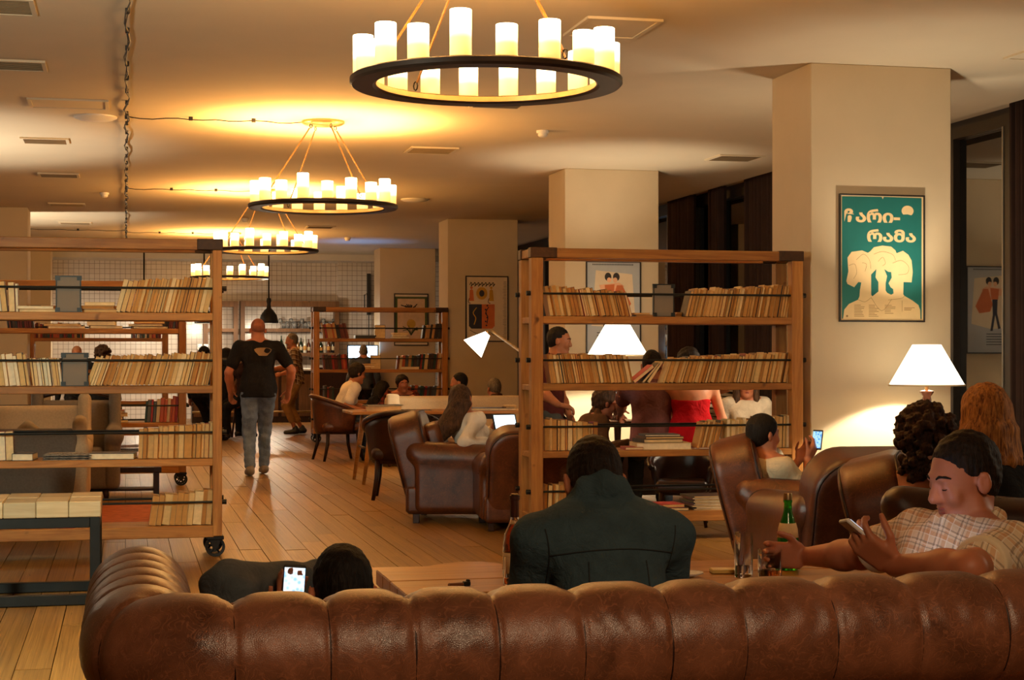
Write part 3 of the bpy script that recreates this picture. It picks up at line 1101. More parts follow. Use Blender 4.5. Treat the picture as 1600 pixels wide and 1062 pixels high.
# pendant lamps over the bar
for u, lb in ((420, 'dark dome pendant lamp hanging above the standing man in plaid shirt'), (319, 'dark dome pendant lamp half hidden by the aisle bookcase post'), (225, 'dark dome pendant lamp hanging above the book rows by the tiled wall')):
    p = at(u, 505, 33.5)
    t = thing('pendant_lamp', lb, 'lamp', (p.x, p.y, p.z), 0, 'dome pendant lamps')
    zc_ = CZ - p.z
    MB().lathe([(0, zc_), (.07, zc_), (.07, zc_ - .02), (.02, zc_ - .04), (0, zc_ - .04)], 16).build('canopy', M['iron'], t, 40)
    MB().tube([(0, 0, zc_ - .03), (0, 0, .34)], .016, 8).build('stem', M['iron'], t, True)
    MB().lathe([(.04, .50), (.05, .44), (.035, .38), (.045, .33), (.045, .30), (.09, .26), (.16, .16), (.19, .03), (.19, 0), (.18, 0), (.15, .14), (.04, .28)], 28).build('dome', M['iron'], t, True)
    MB().lathe([(0, .006), (.165, .006), (.165, .012), (0, .03)], 24).build('diffuser', emit('pendant_glow', (1, .8, .55, 1), 3.0), t, True)
    light('pendant_light', 'POINT', (0, 0, -.03), 55, LAMPC, .05, t)


# ================================================================== ceiling fittings
def on_ceiling(u, v, z=CZ):
    zc = (z - H) * F / (V0 - v)
    p = at(u, v, zc)
    return p


def vent(u0, u1, v, depth, label, grille=True):
    a, b = on_ceiling(u0, v), on_ceiling(u1, v)
    cx, cy, w_ = (a.x + b.x) / 2, (a.y + b.y) / 2, abs(b.x - a.x)
    t = thing('ceiling_vent' if grille else 'access_panel', label, 'vent' if grille else 'panel', (cx, cy, CZ))
    f = MB()
    d = depth
    e = .03
    f.box(-w_ / 2, w_ / 2, -d / 2, -d / 2 + e, -.016, 0)
    f.box(-w_ / 2, w_ / 2, d / 2 - e, d / 2, -.016, 0)
    f.box(-w_ / 2, -w_ / 2 + e, -d / 2 + e, d / 2 - e, -.016, 0)
    f.box(w_ / 2 - e, w_ / 2, -d / 2 + e, d / 2 - e, -.016, 0)
    f.build('frame', M['ceiling'], t)
    if grille:
        MB().box(-w_ / 2 + e, w_ / 2 - e, -d / 2 + e, d / 2 - e, -.003, 0).build('duct', M['bar_wood'], t)
        n = max(4, int(d / .045))
        for k in range(n):
            yy = -d / 2 + e + (d - 2 * e) * (k + .5) / n
            q = MB().box(-w_ / 2 + e, w_ / 2 - e, -.014, .014, -.002, .002, M=Matrix.Translation((0, yy, -.009)) @ Matrix.Rotation(.5, 4, 'X'))
            q.build('slat', M['vent'], t)
    else:
        MB().box(-w_ / 2 + e, w_ / 2 - e, -d / 2 + e, d / 2 - e, -.009, 0).build('cover', M['ceiling'], t)


vent(-60, 72, 100, .42, 'ceiling vent at the frame edge, first along the cable run')
vent(33, 108, 219, .42, 'ceiling vent beside the cable, before the pale light patch')
vent(60, 124, 273, .42, 'ceiling vent lying inside the pale light patch')
vent(76, 133, 319, .42, 'ceiling vent beyond the pale light patch, fourth along the cable')
vent(92, 143, 348, .42, 'ceiling vent deepest along the cable, above the timber rail')
vent(635, 712, 234, .5, 'ceiling vent between the second chandelier and the columns')
vent(1110, 1186, 246, .5, 'ceiling vent in front of the dark curtained windows')
vent(478, 522, 354, .45, 'small ceiling vent beyond the second chandelier')
vent(735, 820, 163, .3, 'ceiling vent half hidden under the near chandelier ring')
vent(-40, 55, 8, .5, 'ceiling vent in the upper corner of the hall by the cable')
vent(895, 1018, 42, .62, 'flush square access panel behind the near chandelier', False)
vent(45, 170, 161, .5, 'flush access panel beside the cable run', False)
vent(1590, 1680, 82, .5, 'flush access panel by the mirrored window', False)
for u, v, lb in ((848, 204, 'white smoke detector on the ceiling past the near chandelier'), (383, 341, 'smoke detector on the ceiling between second and third chandeliers'),
                 (543, 371, 'smoke detector near the bluish ceiling glow'), (163, 301, 'smoke detector beside the ceiling cable in the third bay')):
    p = on_ceiling(u, v)
    t = thing('smoke_detector', lb, 'detector', (p.x, p.y, CZ))
    MB().lathe([(0, 0), (.06, 0), (.06, -.02), (.055, -.028), (0, -.028)], 24).build('mount', M['white'], t, 40)
    MB().lathe([(0, -.028), (.045, -.028), (.045, -.05), (.03, -.062), (0, -.062)], 24).build('sensor', M['white'], t, 40)
for u, v, lb in ((149, 182, 'shallow round ceiling disc beside the access panel'), (648, 311, 'shallow round ceiling disc beside the second chandelier')):
    p = on_ceiling(u, v)
    tag(fixn(MB().lathe([(0, 0), (.19, 0), (.19, -.012), (.15, -.03), (0, -.036)], 32, tuple(p)).build('ceiling_disc', M['white'], None, 40)), lb, 'disc')

# cable run clipped along the ceiling, with a branch to each chandelier
rg = random.Random(9)
xcab = .012
cable = thing('ceiling_cable', 'black twisted cable clipped along the ceiling beside the chandeliers', 'cable', (xcab, 3.0, CZ))
pts, y = [], 3.0
clips = []
while y < 31.5:
    pts.append((.012 * math.sin(y * 5) + rg.uniform(-.012, .012), y - 3.0, -.022 - .012 * abs(math.sin(y * 3.3))))
    clips.append(y)
    y += .32
MB().tube(pts, .006, 6).build('cord', M['black'], cable, True)
MB().tube([(p[0] + .014 * math.cos(i * 1.3), p[1], p[2] + .008 * math.sin(i * 1.7)) for i, p in enumerate(pts)], .004, 6).build('cord', M['black'], cable, True)
for yy in clips[::2]:
    MB().box(-.014, .014, yy - 3.0 - .016, yy - 3.0 + .016, -.036, 0, .004).build('clip', M['black'], cable)
for yb, xe in ((15.4, 1.56), (21.9, 1.56), (29.55, 1.56), (29.2, -2.2)):
    pp = [(xe * k / 14 if True else 0, yb - 3.0 + .03 * math.sin(k * 1.1), -.012 - .014 * abs(math.sin(k * .9))) for k in range(15)]
    MB().tube(pp, .005, 6).build('branch_cord', M['black'], cable, True)
    for k in (0, 5, 10):
        MB().box(pp[k][0] - .018, pp[k][0] + .018, pp[k][1] - .014, pp[k][1] + .014, -.034, 0, .003).build('clip', M['black'], cable)
# ================================================================== smooth solids: blended capsules and ellipsoids turned into one mesh
class Solid:
    def __init__(s):
        s.ops = []
        s.wob = []

    def cap(s, a, b, ra, rb=None, k=.02, op='u'):
        a, b = np.array(a, float), np.array(b, float)
        rb = ra if rb is None else rb
        R = max(ra, rb)
        s.ops.append((op, 'c', (a, b, ra, rb), k, np.minimum(a, b) - R, np.maximum(a, b) + R))
        return s

    def ell(s, c, r, R=None, k=.02, op='u'):
        c, r = np.array(c, float), np.array(r, float)
        R = np.eye(3) if R is None else np.array(R, float)
        e = np.abs(R) @ r
        s.ops.append((op, 'e', (c, r, R), k, c - e, c + e))
        return s

    def rbox(s, c, h, R=None, rad=.03, k=.02, op='u'):
        c, h = np.array(c, float), np.array(h, float)
        R = np.eye(3) if R is None else np.array(R, float)
        e = np.abs(R) @ h
        s.ops.append((op, 'b', (c, h, R, min(rad, h.min() * .999)), k, c - e, c + e))
        return s

    def slab(s, c, hx, hy, hz, R2, r, R=None, k=.02, op='u'):
        c, h = np.array(c, float), np.array((hx, hy, hz), float)
        R = np.eye(3) if R is None else np.array(R, float)
        e = np.abs(R) @ h
        s.ops.append((op, 's', (c, h, R, R2, r), k, c - e, c + e))
        return s

    def cut(s, p, n, k=.004):                        # keep the side n points away from
        p, n = np.array(p, float), np.array(n, float)
        n = n / np.linalg.norm(n)
        s.ops.append(('i', 'p', (p, n), k, None, None))
        return s

    def wobble(s, amp, freq, seed=0, stretch=(1, 1, 1)):
        s.wob.append((amp, freq, seed, np.array(stretch, float)))
        return s

    def ev(s, P, marg):
        d = np.full(len(P), 1e3)
        for (op, ty, a, k, lo, hi) in s.ops:
            if lo is not None:
                m = np.all((P > lo - marg - k) & (P < hi + marg + k), axis=1)
                idx = np.nonzero(m)[0]
                if not len(idx):
                    continue
                Q = P[idx]
            else:
                idx = None
                Q = P
            if ty == 'c':
                A, B, ra, rb = a
                ab = B - A
                L = max(1e-9, ab @ ab)
                t = np.clip(((Q - A) @ ab) / L, 0, 1)
                di = np.linalg.norm(Q - A - t[:, None] * ab, axis=1) - (ra + (rb - ra) * t)
            elif ty == 'e':
                c, r, R = a
                q = (Q - c) @ R
                k0 = np.linalg.norm(q / r, axis=1)
                k1 = np.linalg.norm(q / (r * r), axis=1) + 1e-9
                di = k0 * (k0 - 1) / k1
            elif ty == 's':
                c, h, R, R2, r = a
                q = np.abs((Q - c) @ R)
                x2 = q[:, 0] - (h[0] - R2)
                z2 = q[:, 2] - (h[2] - R2)
                d2 = np.hypot(np.maximum(x2, 0), np.maximum(z2, 0)) + np.minimum(np.maximum(x2, z2), 0) - R2
                wa, wb = d2 + r, q[:, 1] - (h[1] - r)
                di = np.minimum(np.maximum(wa, wb), 0) + np.hypot(np.maximum(wa, 0), np.maximum(wb, 0)) - r
            elif ty == 'b':
                c, h, R, rad = a
                q = np.abs((Q - c) @ R) - (h - rad)
                di = np.linalg.norm(np.maximum(q, 0), axis=1) + np.minimum(q.max(axis=1), 0) - rad
            else:
                p, n = a
                di = (Q - p) @ n
            if op == 'u':
                e = d[idx]
                hh = np.clip(.5 + .5 * (e - di) / k, 0, 1)
                d[idx] = e * (1 - hh) + di * hh - k * hh * (1 - hh)
            else:
                if op == 's':
                    di = -di
                e = d if idx is None else d[idx]
                hh = np.clip(.5 - .5 * (e - di) / k, 0, 1)
                val = e * (1 - hh) + di * hh + k * hh * (1 - hh)
                if idx is None:
                    d = val
                else:
                    d[idx] = val
        for (amp, fr, sd, st) in s.wob:
            q = P * st
            w_ = np.sin(fr * (q[:, 0] + .6 * q[:, 2]) + sd) * np.sin(fr * .83 * (q[:, 1] - .5 * q[:, 0]) + 1.7 * sd) + .6 * np.sin(fr * 1.9 * (q[:, 2] + .4 * q[:, 1]) + 2 * sd + 1.5 * np.sin(fr * .6 * q[:, 0]))
            d = d + amp * w_ * (np.abs(d) < .2)
        return d

    def mesh(s, vox):
        lo = np.min([o[4] for o in s.ops if o[4] is not None and o[0] == 'u'], axis=0) - 3 * vox - .02
        hi = np.max([o[5] for o in s.ops if o[5] is not None and o[0] == 'u'], axis=0) + 3 * vox + .02
        Bk = 4
        n = (np.ceil((hi - lo) / (vox * Bk)).astype(int) + 1)
        cs = vox * Bk
        g = np.stack(np.meshgrid(*[np.arange(k) for k in n], indexing='ij'), -1).reshape(-1, 3)
        ctr = lo + (g + .5) * cs - vox * .5
        marg = cs * 1.5 + .01
        dc = s.ev(ctr, marg)
        act = np.abs(dc) < cs * 1.35 + .006
        D = np.where(dc < 0, -1e3, 1e3).reshape(n)
        D = np.repeat(np.repeat(np.repeat(D, Bk, 0), Bk, 1), Bk, 2)
        ga = g[act]
        loc = np.stack(np.meshgrid(*[np.arange(Bk)] * 3, indexing='ij'), -1).reshape(-1, 3)
        I = (ga[:, None, :] * Bk + loc[None]).reshape(-1, 3)
        D[I[:, 0], I[:, 1], I[:, 2]] = s.ev(lo + I * vox, marg)
        return nets(D, lo, vox)


def nets(D, lo, vox):
    S = D < 0
    cs = [(i, j, k) for i in (0, 1) for j in (0, 1) for k in (0, 1)]
    nx, ny, nz = D.shape
    sl = lambda A, c: A[c[0]:nx - 1 + c[0], c[1]:ny - 1 + c[1], c[2]:nz - 1 + c[2]]
    cnt = sum(sl(S, c).astype(np.int8) for c in cs)
    mix = (cnt > 0) & (cnt < 8)
    C = np.argwhere(mix)
    idx = np.full(mix.shape, -1, int)
    idx[mix] = np.arange(len(C))
    pos = np.zeros((len(C), 3))
    num = np.zeros(len(C))
    dv = [np.clip(D[C[:, 0] + c[0], C[:, 1] + c[1], C[:, 2] + c[2]], -vox * 2, vox * 2) for c in cs]
    for a in range(8):
        for b in range(a + 1, 8):
            if sum(abs(x - y) for x, y in zip(cs[a], cs[b])) != 1:
                continue
            m = (dv[a] < 0) != (dv[b] < 0)
            t = dv[a][m] / (dv[a][m] - dv[b][m])
            A, B = np.array(cs[a], float), np.array(cs[b], float)
            pos[m] += A + t[:, None] * (B - A)
            num[m] += 1
    V = lo + (C + pos / num[:, None]) * vox
    Fs = []
    for ax in range(3):
        o1, o2 = [(1, 2), (2, 0), (0, 1)][ax]
        sh = [slice(None)] * 3
        s0, s1 = list(sh), list(sh)
        s0[ax], s1[ax] = slice(0, -1), slice(1, None)
        ch = S[tuple(s0)] != S[tuple(s1)]
        E = np.argwhere(ch)
        ok = (E[:, o1] >= 1) & (E[:, o2] >= 1) & (E[:, o1] < idx.shape[o1]) & (E[:, o2] < idx.shape[o2])
        E = E[ok]
        neg = S[E[:, 0], E[:, 1], E[:, 2]]
        q = []
        for (da, db) in ((-1, -1), (0, -1), (0, 0), (-1, 0)):
            e = E.copy()
            e[:, o1] += da
            e[:, o2] += db
            q.append(idx[e[:, 0], e[:, 1], e[:, 2]])
        q = np.stack(q, 1)
        q[~neg] = q[~neg][:, ::-1]
        Fs.append(q)
    return V, np.concatenate(Fs)


def solid_obj(sol, vox, name, mat, parent=None, off=(0, 0, 0)):
    V, Fc = sol.mesh(vox)
    me = bpy.data.meshes.new(name)
    V = V - np.array(off)
    me.vertices.add(len(V))
    me.vertices.foreach_set('co', V.astype(np.float32).ravel())
    me.loops.add(len(Fc) * 4)
    me.loops.foreach_set('vertex_index', Fc.astype(np.int32).ravel())
    me.polygons.add(len(Fc))
    me.polygons.foreach_set('loop_start', np.arange(0, len(Fc) * 4, 4, dtype=np.int32))
    me.polygons.foreach_set('use_smooth', np.ones(len(Fc), bool))
    me.update(calc_edges=True)
    for mm in (mat if isinstance(mat, (list, tuple)) else [mat]):
        me.materials.append(mm)
    o = bpy.data.objects.new(name, me)
    COL.objects.link(o)
    if parent is not None:
        o.parent = parent
    return o
# ================================================================== chesterfield sofa in front
def chesterfield():
    zc_, rr_ = .655, .135
    xl, xr_, yb, yf = .035, 2.98, 3.68, 4.66           # centre line of the rolled back and arms
    rc = .17
    path = []
    N1, NC, N2 = 70, 40, 300

    def seg(p, q, n):
        for i in range(n):
            path.append((p[0] + (q[0] - p[0]) * i / n, p[1] + (q[1] - p[1]) * i / n))
    seg((xl, yf), (xl, yb + rc), N1)
    for i in range(NC):
        a = PI + PI / 2 * i / NC
        path.append((xl + rc + rc * math.cos(a), yb + rc + rc * math.sin(a)))
    seg((xl + rc, yb), (xr_ - rc, yb), N2)
    for i in range(NC):
        a = -PI / 2 + PI / 2 * i / NC
        path.append((xr_ - rc + rc * math.cos(a), yb + rc + rc * math.sin(a)))
    seg((xr_, yb + rc), (xr_, yf), N1)
    path.append((xr_, yf))
    # profile: outer foot, up, round the roll, down inside to the seat
    prof = [(-.0, .10), (-.0, .25), (-.005, .40), (.012, .50)]
    for k in range(29):
        a = math.radians(-52) + math.radians(258) * k / 28
        prof.append((rr_ * math.cos(a), zc_ + rr_ * math.sin(a)))
    prof += [(-.14, .56), (-.16, .48), (-.17, .36)]
    # outward normal offset positive = outside
    s_tot, S = 0, [0]
    for p, q in zip(path[:-1], path[1:]):
        s_tot += math.dist(p, q)
        S.append(s_tot)
    sc1, sc2 = yf - yb - rc, yf - yb - rc + rc * PI / 2
    # seam stations along the path
    st = []
    y = .10
    while y < sc1 - .02:
        st.append(y)
        y += .155
    st += [sc1 + .09, sc2 + .02]
    x = 0.0
    for uu in (366, 511, 641, 772, 901, 1037, 1150, 1290, 1420, 1555):
        st.append(sc2 + x_at(uu, 3.62) - (xl + rc))
    while st[-1] + .2 < s_tot - .06:
        st.append(st[-1] + .19)
    st = sorted(st)
    st_all = [-.06] + st + [s_tot + .06]
    mb = MB()
    m = len(prof)
    vs = []
    for i, p in enumerate(path):
        a, b = path[max(0, i - 1)], path[min(len(path) - 1, i + 1)]
        t = Vector((b[0] - a[0], b[1] - a[1])).normalized()
        nrm = Vector((t.y, -t.x))                    # outward: away from the seat
        s_ = S[i]
        j = 0
        while j < len(st_all) - 2 and s_ > st_all[j + 1]:
            j += 1
        d0, d1 = st_all[j], st_all[j + 1]
        ph = (s_ - d0) / (d1 - d0)
        near = min(ph, 1 - ph) * (d1 - d0)
        pil = math.sin(PI * min(max(ph, 0), 1)) ** .38
        for q, (o, z) in enumerate(prof):
            # roll angle 0 outside, 90 top
            if 4 <= q <= 32:
                ang = -52 + 258 * (q - 4) / 28
                wt = math.exp(-((ang - 88) / 46) ** 2)
                puff = .011 * (pil - .75) * (.08 + .92 * wt)
                btn = .022 * math.exp(-((ang - 97) / 17) ** 2) * math.exp(-(near / .026) ** 2)
                crease = .006 * math.exp(-(near / .006) ** 2)
                wr = .0022 * math.sin(s_ * 95 + 3 * math.sin(ang * .07 + s_ * 9)) * math.exp(-((ang - 25) / 34) ** 2) * (.3 + .7 * math.sin(s_ * 7.3) ** 2)
                dr = puff - btn - crease + wr
                ca, sa = math.cos(math.radians(ang)), math.sin(math.radians(ang))
                oo, zz = o + dr * ca, z + dr * sa
            else:
                oo, zz = o + (.004 * pil - .004 * math.exp(-(near / .006) ** 2)), z
            vs.append((p[0] + nrm.x * oo, p[1] + nrm.y * oo, zz))
    fs = []
    for i in range(len(path) - 1):
        for q in range(m - 1):
            fs.append((i * m + q, (i + 1) * m + q, (i + 1) * m + q + 1, i * m + q + 1))
    fs.append(tuple(range(m)))
    fs.append(tuple((len(path) - 1) * m + q for q in range(m - 1, -1, -1)))
    mb.add(vs, fs)
    base = Vector(((xl + xr_) / 2, (yb + yf) / 2, 0))
    t = thing('chesterfield_sofa', 'large tan leather chesterfield sofa with button-tufted rolled back across the front', 'sofa', base)
    o = fixn(mb.build('rolled_back', M['sofa'], t, True, off=base))
    # buttons at every tuft, on the roll and at its outside lower edge seam
    for s_ in st:
        i = min(range(len(S)), key=lambda k: abs(S[k] - s_))
        p = path[i]
        a, b = path[max(0, i - 1)], path[min(len(path) - 1, i + 1)]
        tt = Vector((b[0] - a[0], b[1] - a[1])).normalized()
        nrm = Vector((tt.y, -tt.x))
        ang = math.radians(97)
        rad = rr_ - .029
        c = Vector((p[0] + nrm.x * rad * math.cos(ang), p[1] + nrm.y * rad * math.cos(ang), zc_ + rad * math.sin(ang))) - base
        MB().lathe([(0, 0), (.010, .0), (.011, .003), (.007, .008), (0, .010)], 10, tuple(c)).build('button', M['sofa'], o, True)
        # stitched seam running from the button down the outside of the roll
        sm = []
        for an in range(92, -46, -6):
            r2 = rr_ - .0065 - (.022 * math.exp(-((an - 97) / 17) ** 2))
            r2 += .011 * (0 - .75) * (.08 + .92 * math.exp(-((an - 88) / 46) ** 2))
            sm.append((p[0] + nrm.x * r2 * math.cos(math.radians(an)) - base.x, p[1] + nrm.y * r2 * math.cos(math.radians(an)) - base.y, zc_ + r2 * math.sin(math.radians(an))))
        MB().tube(sm, .0028, 5).build('seam', M['piping'], o, True)
    MB().box(xl + .1, xr_ - .1, yb + .1, yf + .22, .1, .26, .02).build('seat_base', M['sofa'], t, off=base)
    n = 3
    for k in range(n):
        a = xl + .17 + (xr_ - xl - .34) * k / n
        b = xl + .17 + (xr_ - xl - .34) * (k + 1) / n
        sl = Solid().rbox(((a + b) / 2, (yb + .14 + yf + .25) / 2, .32), ((b - a) / 2 - .004, (yf + .25 - yb - .14) / 2, .065), None, .045)
        solid_obj(sl, .02, 'seat_cushion', M['sofa'], t, base)
    for x_ in (xl + .05, xr_ - .05):
        for y_ in (yb, yf):
            MB().lathe([(.02, 0), (.03, .02), (.035, .06), (.03, .11)], 14, (x_ - base.x, y_ - base.y, 0)).build('foot', M['dark_wood'], t, True)


chesterfield()


# ================================================================== leather club armchairs
def rot(ax, deg):
    return np.array(Matrix.Rotation(math.radians(deg), 3, ax))


def club_chair(label, loc, face, s=1.0, mat=None, group='leather club armchairs'):
    """face: compass direction it looks to, 0 = away from the camera, 90 = to the picture's right"""
    mat = mat or M['club']
    t = thing('club_armchair', label, 'armchair', loc, -math.radians(face), group)
    Rb = rot('X', 15)
    c0, hx, hy, hz, R2, r = (0, -.36, .475), .385, .135, .375, .20, .055
    bk = Solid().slab(c0, hx, hy, hz, R2, r, Rb)
    bk.cut((0, 0, .085), (0, 0, -1))
    b = solid_obj(bk, .016, 'back', mat, t)
    e = r * .293
    for sy in (-1, 1):                               # piping along the rounded rim of both faces
        pts = []
        for (cx_, cz_, a0) in ((hx - R2, hz - R2, 0), (-(hx - R2), hz - R2, 90)):
            for k in range(9):
                a = math.radians(a0 + 90 * k / 8)
                pts.append((cx_ + (R2 - e) * math.cos(a), sy * (hy - e), cz_ + (R2 - e) * math.sin(a)))
        pts = [(hx - e, sy * (hy - e), -hz + R2)] + pts + [(-(hx - e), sy * (hy - e), -hz + R2)]
        P3 = [Rb @ np.array(p) + np.array(c0) for p in pts]
        MB().tube([tuple(p) for p in P3 if p[2] > .1], .0055, 6).build('piping', M['piping'], b, True)
    for sx in (-1, 1):
        ar = Solid()
        ar.rbox((sx * .335, .06, .31), (.095, .41, .23), None, .055, .03)
        ar.cap((sx * .335, -.34, .54), (sx * .335, .38, .505), .092, .090, .06)
        a_ = solid_obj(ar, .016, 'arm', mat, t)
        pts = [(sx * .335 + .086 * math.cos(w_), .452, .50 + .082 * math.sin(w_)) for w_ in np.linspace(-.3, PI + .3, 11)]
        MB().tube([(pts[0][0], .470, .12)] + pts + [(pts[-1][0], .470, .12)], .005, 6).build('piping', M['piping'], a_, True)
        MB().tube([(sx * .431, yy_, .46) for yy_ in np.linspace(-.30, .44, 8)], .004, 5).build('piping', M['piping'], a_, True)
    solid_obj(Solid().rbox((0, .08, .38), (.25, .36, .075), None, .05), .016, 'seat_cushion', mat, t)
    solid_obj(Solid().rbox((0, .02, .18), (.40, .44, .11), None, .03), .022, 'base', mat, t)
    solid_obj(Solid().slab((0, -.20, .57), .235, .075, .20, .08, .05, Rb), .018, 'back_cushion', mat, t)
    for sx in (-1, 1):
        for y_ in (-.34, .38):
            MB().box(sx * .34 - .025, sx * .34 + .025, y_ - .025, y_ + .025, 0, .08, .004).build('leg', M['dark_wood'], t)
    t.scale = (s, s, s)
    return t


def smooth_path(pts, n):
    P = [Vector(p) for p in pts]
    out = []
    for i in range(len(P) - 1):
        p0, p1, p2, p3 = P[max(0, i - 1)], P[i], P[i + 1], P[min(len(P) - 1, i + 2)]
        for k in range(n):
            t = k / n
            out.append(.5 * ((2 * p1) + (p2 - p0) * t + (2 * p0 - 5 * p1 + 4 * p2 - p3) * t * t + (3 * p1 - p0 - 3 * p2 + p3) * t ** 3))
    out.append(P[-1])
    return out


def gpos(u, zc):
    p = at(u, V0, zc)
    return (p.x, p.y, 0)


# ================================================================== block-topped stool in front of the bookcase
ZS = .548
fx = -.124
S0 = (fx - .66, (8.87 + .124 * ST) / CT, 0)
t = thing('block_stool', 'pale timber block stool on a dark steel frame before the stool-side bookcase', 'stool', S0)
SWd, SDp = .66, .60
nx_, ny_ = 4, 2
for j in range(ny_):
    for i in range(nx_):
        a, b = SWd * i / nx_, SWd * (i + 1) / nx_
        c, d = SDp * j / ny_, SDp * (j + 1) / ny_
        MB().box(a + .001, b - .001, c + .0015, d - .0015, ZS - .085, ZS - .003 * ((i + j) % 2), .004).build('block', M['pale_wood_y'], t)
for fx_ in (.004, SWd - .058):
    for fy_ in (.004, SDp - .058):
        MB().box(fx_, fx_ + .054, fy_, fy_ + .054, 0, ZS - .086, .003).build('leg', M['steel'], t)
    for z0 in (0.004, ZS - .14):
        MB().box(fx_, fx_ + .054, .058, SDp - .058, z0, z0 + .053, .003).build('side_rail', M['steel'], t)
for fy_ in (.004, SDp - .058):
    for z0 in (0.004, ZS - .14):
        MB().box(.058, SWd - .058, fy_, fy_ + .054, z0, z0 + .053, .003).build('cross_rail', M['steel'], t)

# ================================================================== low timber table behind the sofa
TZ = .56
tx0, tx1, ty0, ty1 = x_at(612, 5.5), 2.72, 5.22, 5.86
t = thing('coffee_table', 'low thick-planked timber table before the denim man, bottle and glasses on it', 'table', (tx0, ty0, 0))
LX_ = tx1 - tx0
nb = 4
for i in range(nb):
    a, b = (ty1 - ty0) * i / nb, (ty1 - ty0) * (i + 1) / nb
    MB().box(0, LX_, a + .001, b - .001, TZ - .055, TZ - .001 * (i % 2), .004).build('board', M['table_wood'], t)
for x_ in (.95, LX_ - .13):
    for y_ in (.05, ty1 - ty0 - .13):
        MB().box(x_, x_ + .08, y_, y_ + .08, 0, TZ - .056, .004).build('leg', M['bar_wood'], t)
# lower live-edged slab running behind and beside it
ZSL = TZ - .062
oy = 5.26
ox = x_at(560, 5.6)
t = thing('slab_table', 'low live-edged timber slab table running behind the end of the planked table', 'table', (ox, oy, 0))
back = [(x_at(u, 6.40 + dy) - ox, 6.40 + dy - oy) for u, dy in ((500, .0), (560, .0), (600, .01), (640, .0), (668, .0), (690, .07), (720, .11), (750, .10), (775, .05), (795, -.06))]
poly_ = [(-.45, -.02), (x_at(795, 5.3) - ox, -.02)] + back[::-1]
MB().plate(poly_, lambda a, b, d: (a, b, ZSL - d), .05).build('slab', M['table_wood'], t)
for x_, y_ in ((-.38, .06), (-.30, 1.0), (.62, .98), (.56, .06)):
    MB().box(x_, x_ + .06, y_, y_ + .06, 0, ZSL - .051, .004).build('leg', M['bar_wood'], t)
# ================================================================== club chairs
club_chair('brown leather club armchair holding the woman in white blouse', gpos(724, 13.6), 105, 1.02)
club_chair('brown leather club armchair seen from behind, half hidden by the bookcase post', (at(824, 700, 13.0).x, at(824, 700, 13.0).y, 0), 6, .93)
club_chair('brown leather club armchair holding the person in cream with the blue phone', gpos(1268, 9.75), 114, 1.0)
club_chair('dark brown leather club armchair turned away, between the phone holder and the curly-haired person', gpos(1330, 8.75), 4, 1.0, leather('deep_brown_club_leather', lin(46, 20, 10), lin(78, 38, 18), .34, 5))
club_chair('brown leather club armchair holding the bare-shouldered curly-haired person', gpos(1530, 7.35), 118, 1.03)

# ---- dark nailhead chair behind the plaid-shirt man
nx = at(1600, 800, 6.15)
t = thing('nailhead_sofa', 'dark leather nailhead sofa back behind the man in pale plaid shirt', 'sofa', (nx.x, nx.y, 0))
sl = Solid()
sl.rbox((0, 0, .46), (.46, .11, .30), rot('Z', -12), .05)
sl.cap((-.44, .09, .76), (.44, -.09, .66), .075, None, .05)
solid_obj(sl, .016, 'back', M['darkleather'], t)
solid_obj(Solid().rbox((0, .45, .22), (.5, .42, .16), None, .05), .022, 'seat', M['darkleather'], t)
for sx in (-1, 1):
    for yy in (.0, .8):
        MB().box(sx * .36 - .02, sx * .36 + .02, yy - .02, yy + .02, 0, .1).build('leg', M['dark_wood'], t)
for k in range(34):
    a = k / 33
    x_ = -.42 + .84 * a
    MB().lathe([(.0065, 0), (.005, .003), (0, .005)], 8, M=Matrix.Translation((x_, .005 - .18 * (a - .5) - .155 + .06, .70 - .10 * a)) @ Matrix.Rotation(PI / 2, 4, 'X')).build('nail_head', M['brass'], t, True)

# ================================================================== work table with tapered splayed legs
TB = at(560, 645, 17.7)
TXa, TXb = x_at(541, 17.6), x_at(812, 17.6)
TYa, TYb = 17.1, 17.95
t = thing('work_table', 'long timber table with splayed tapered legs behind the white-blouse woman', 'table', (TXa, TYa, 0))
w_ = TXb - TXa
for i in range(4):
    a, b = (TYb - TYa) * i / 4, (TYb - TYa) * (i + 1) / 4
    MB().box(0, w_, a + .001, b - .001, .715, .745 - .001 * (i % 2), .004).build('board', M['table_wood'], t)
for x_, sx in ((.22, -1), (w_ - .22, 1)):
    for y_, sy in ((.10, -1), (TYb - TYa - .10, 1)):
        MB().tube([(x_ + sx * .10, y_ + sy * .05, 0), (x_, y_, .715)], [.017, .034], 10).build('leg', M['table_wood'], t, True)
    MB().tube([(x_ + sx * .05, .07, .36), (x_ + sx * .05, TYb - TYa - .07, .36)], .014, 8).build('stretcher', M['dark_wood'], t, True)
MB().box(.2, w_ - .2, .06, TYb - TYa - .06, .66, .715).build('apron', M['dark_wood'], t)
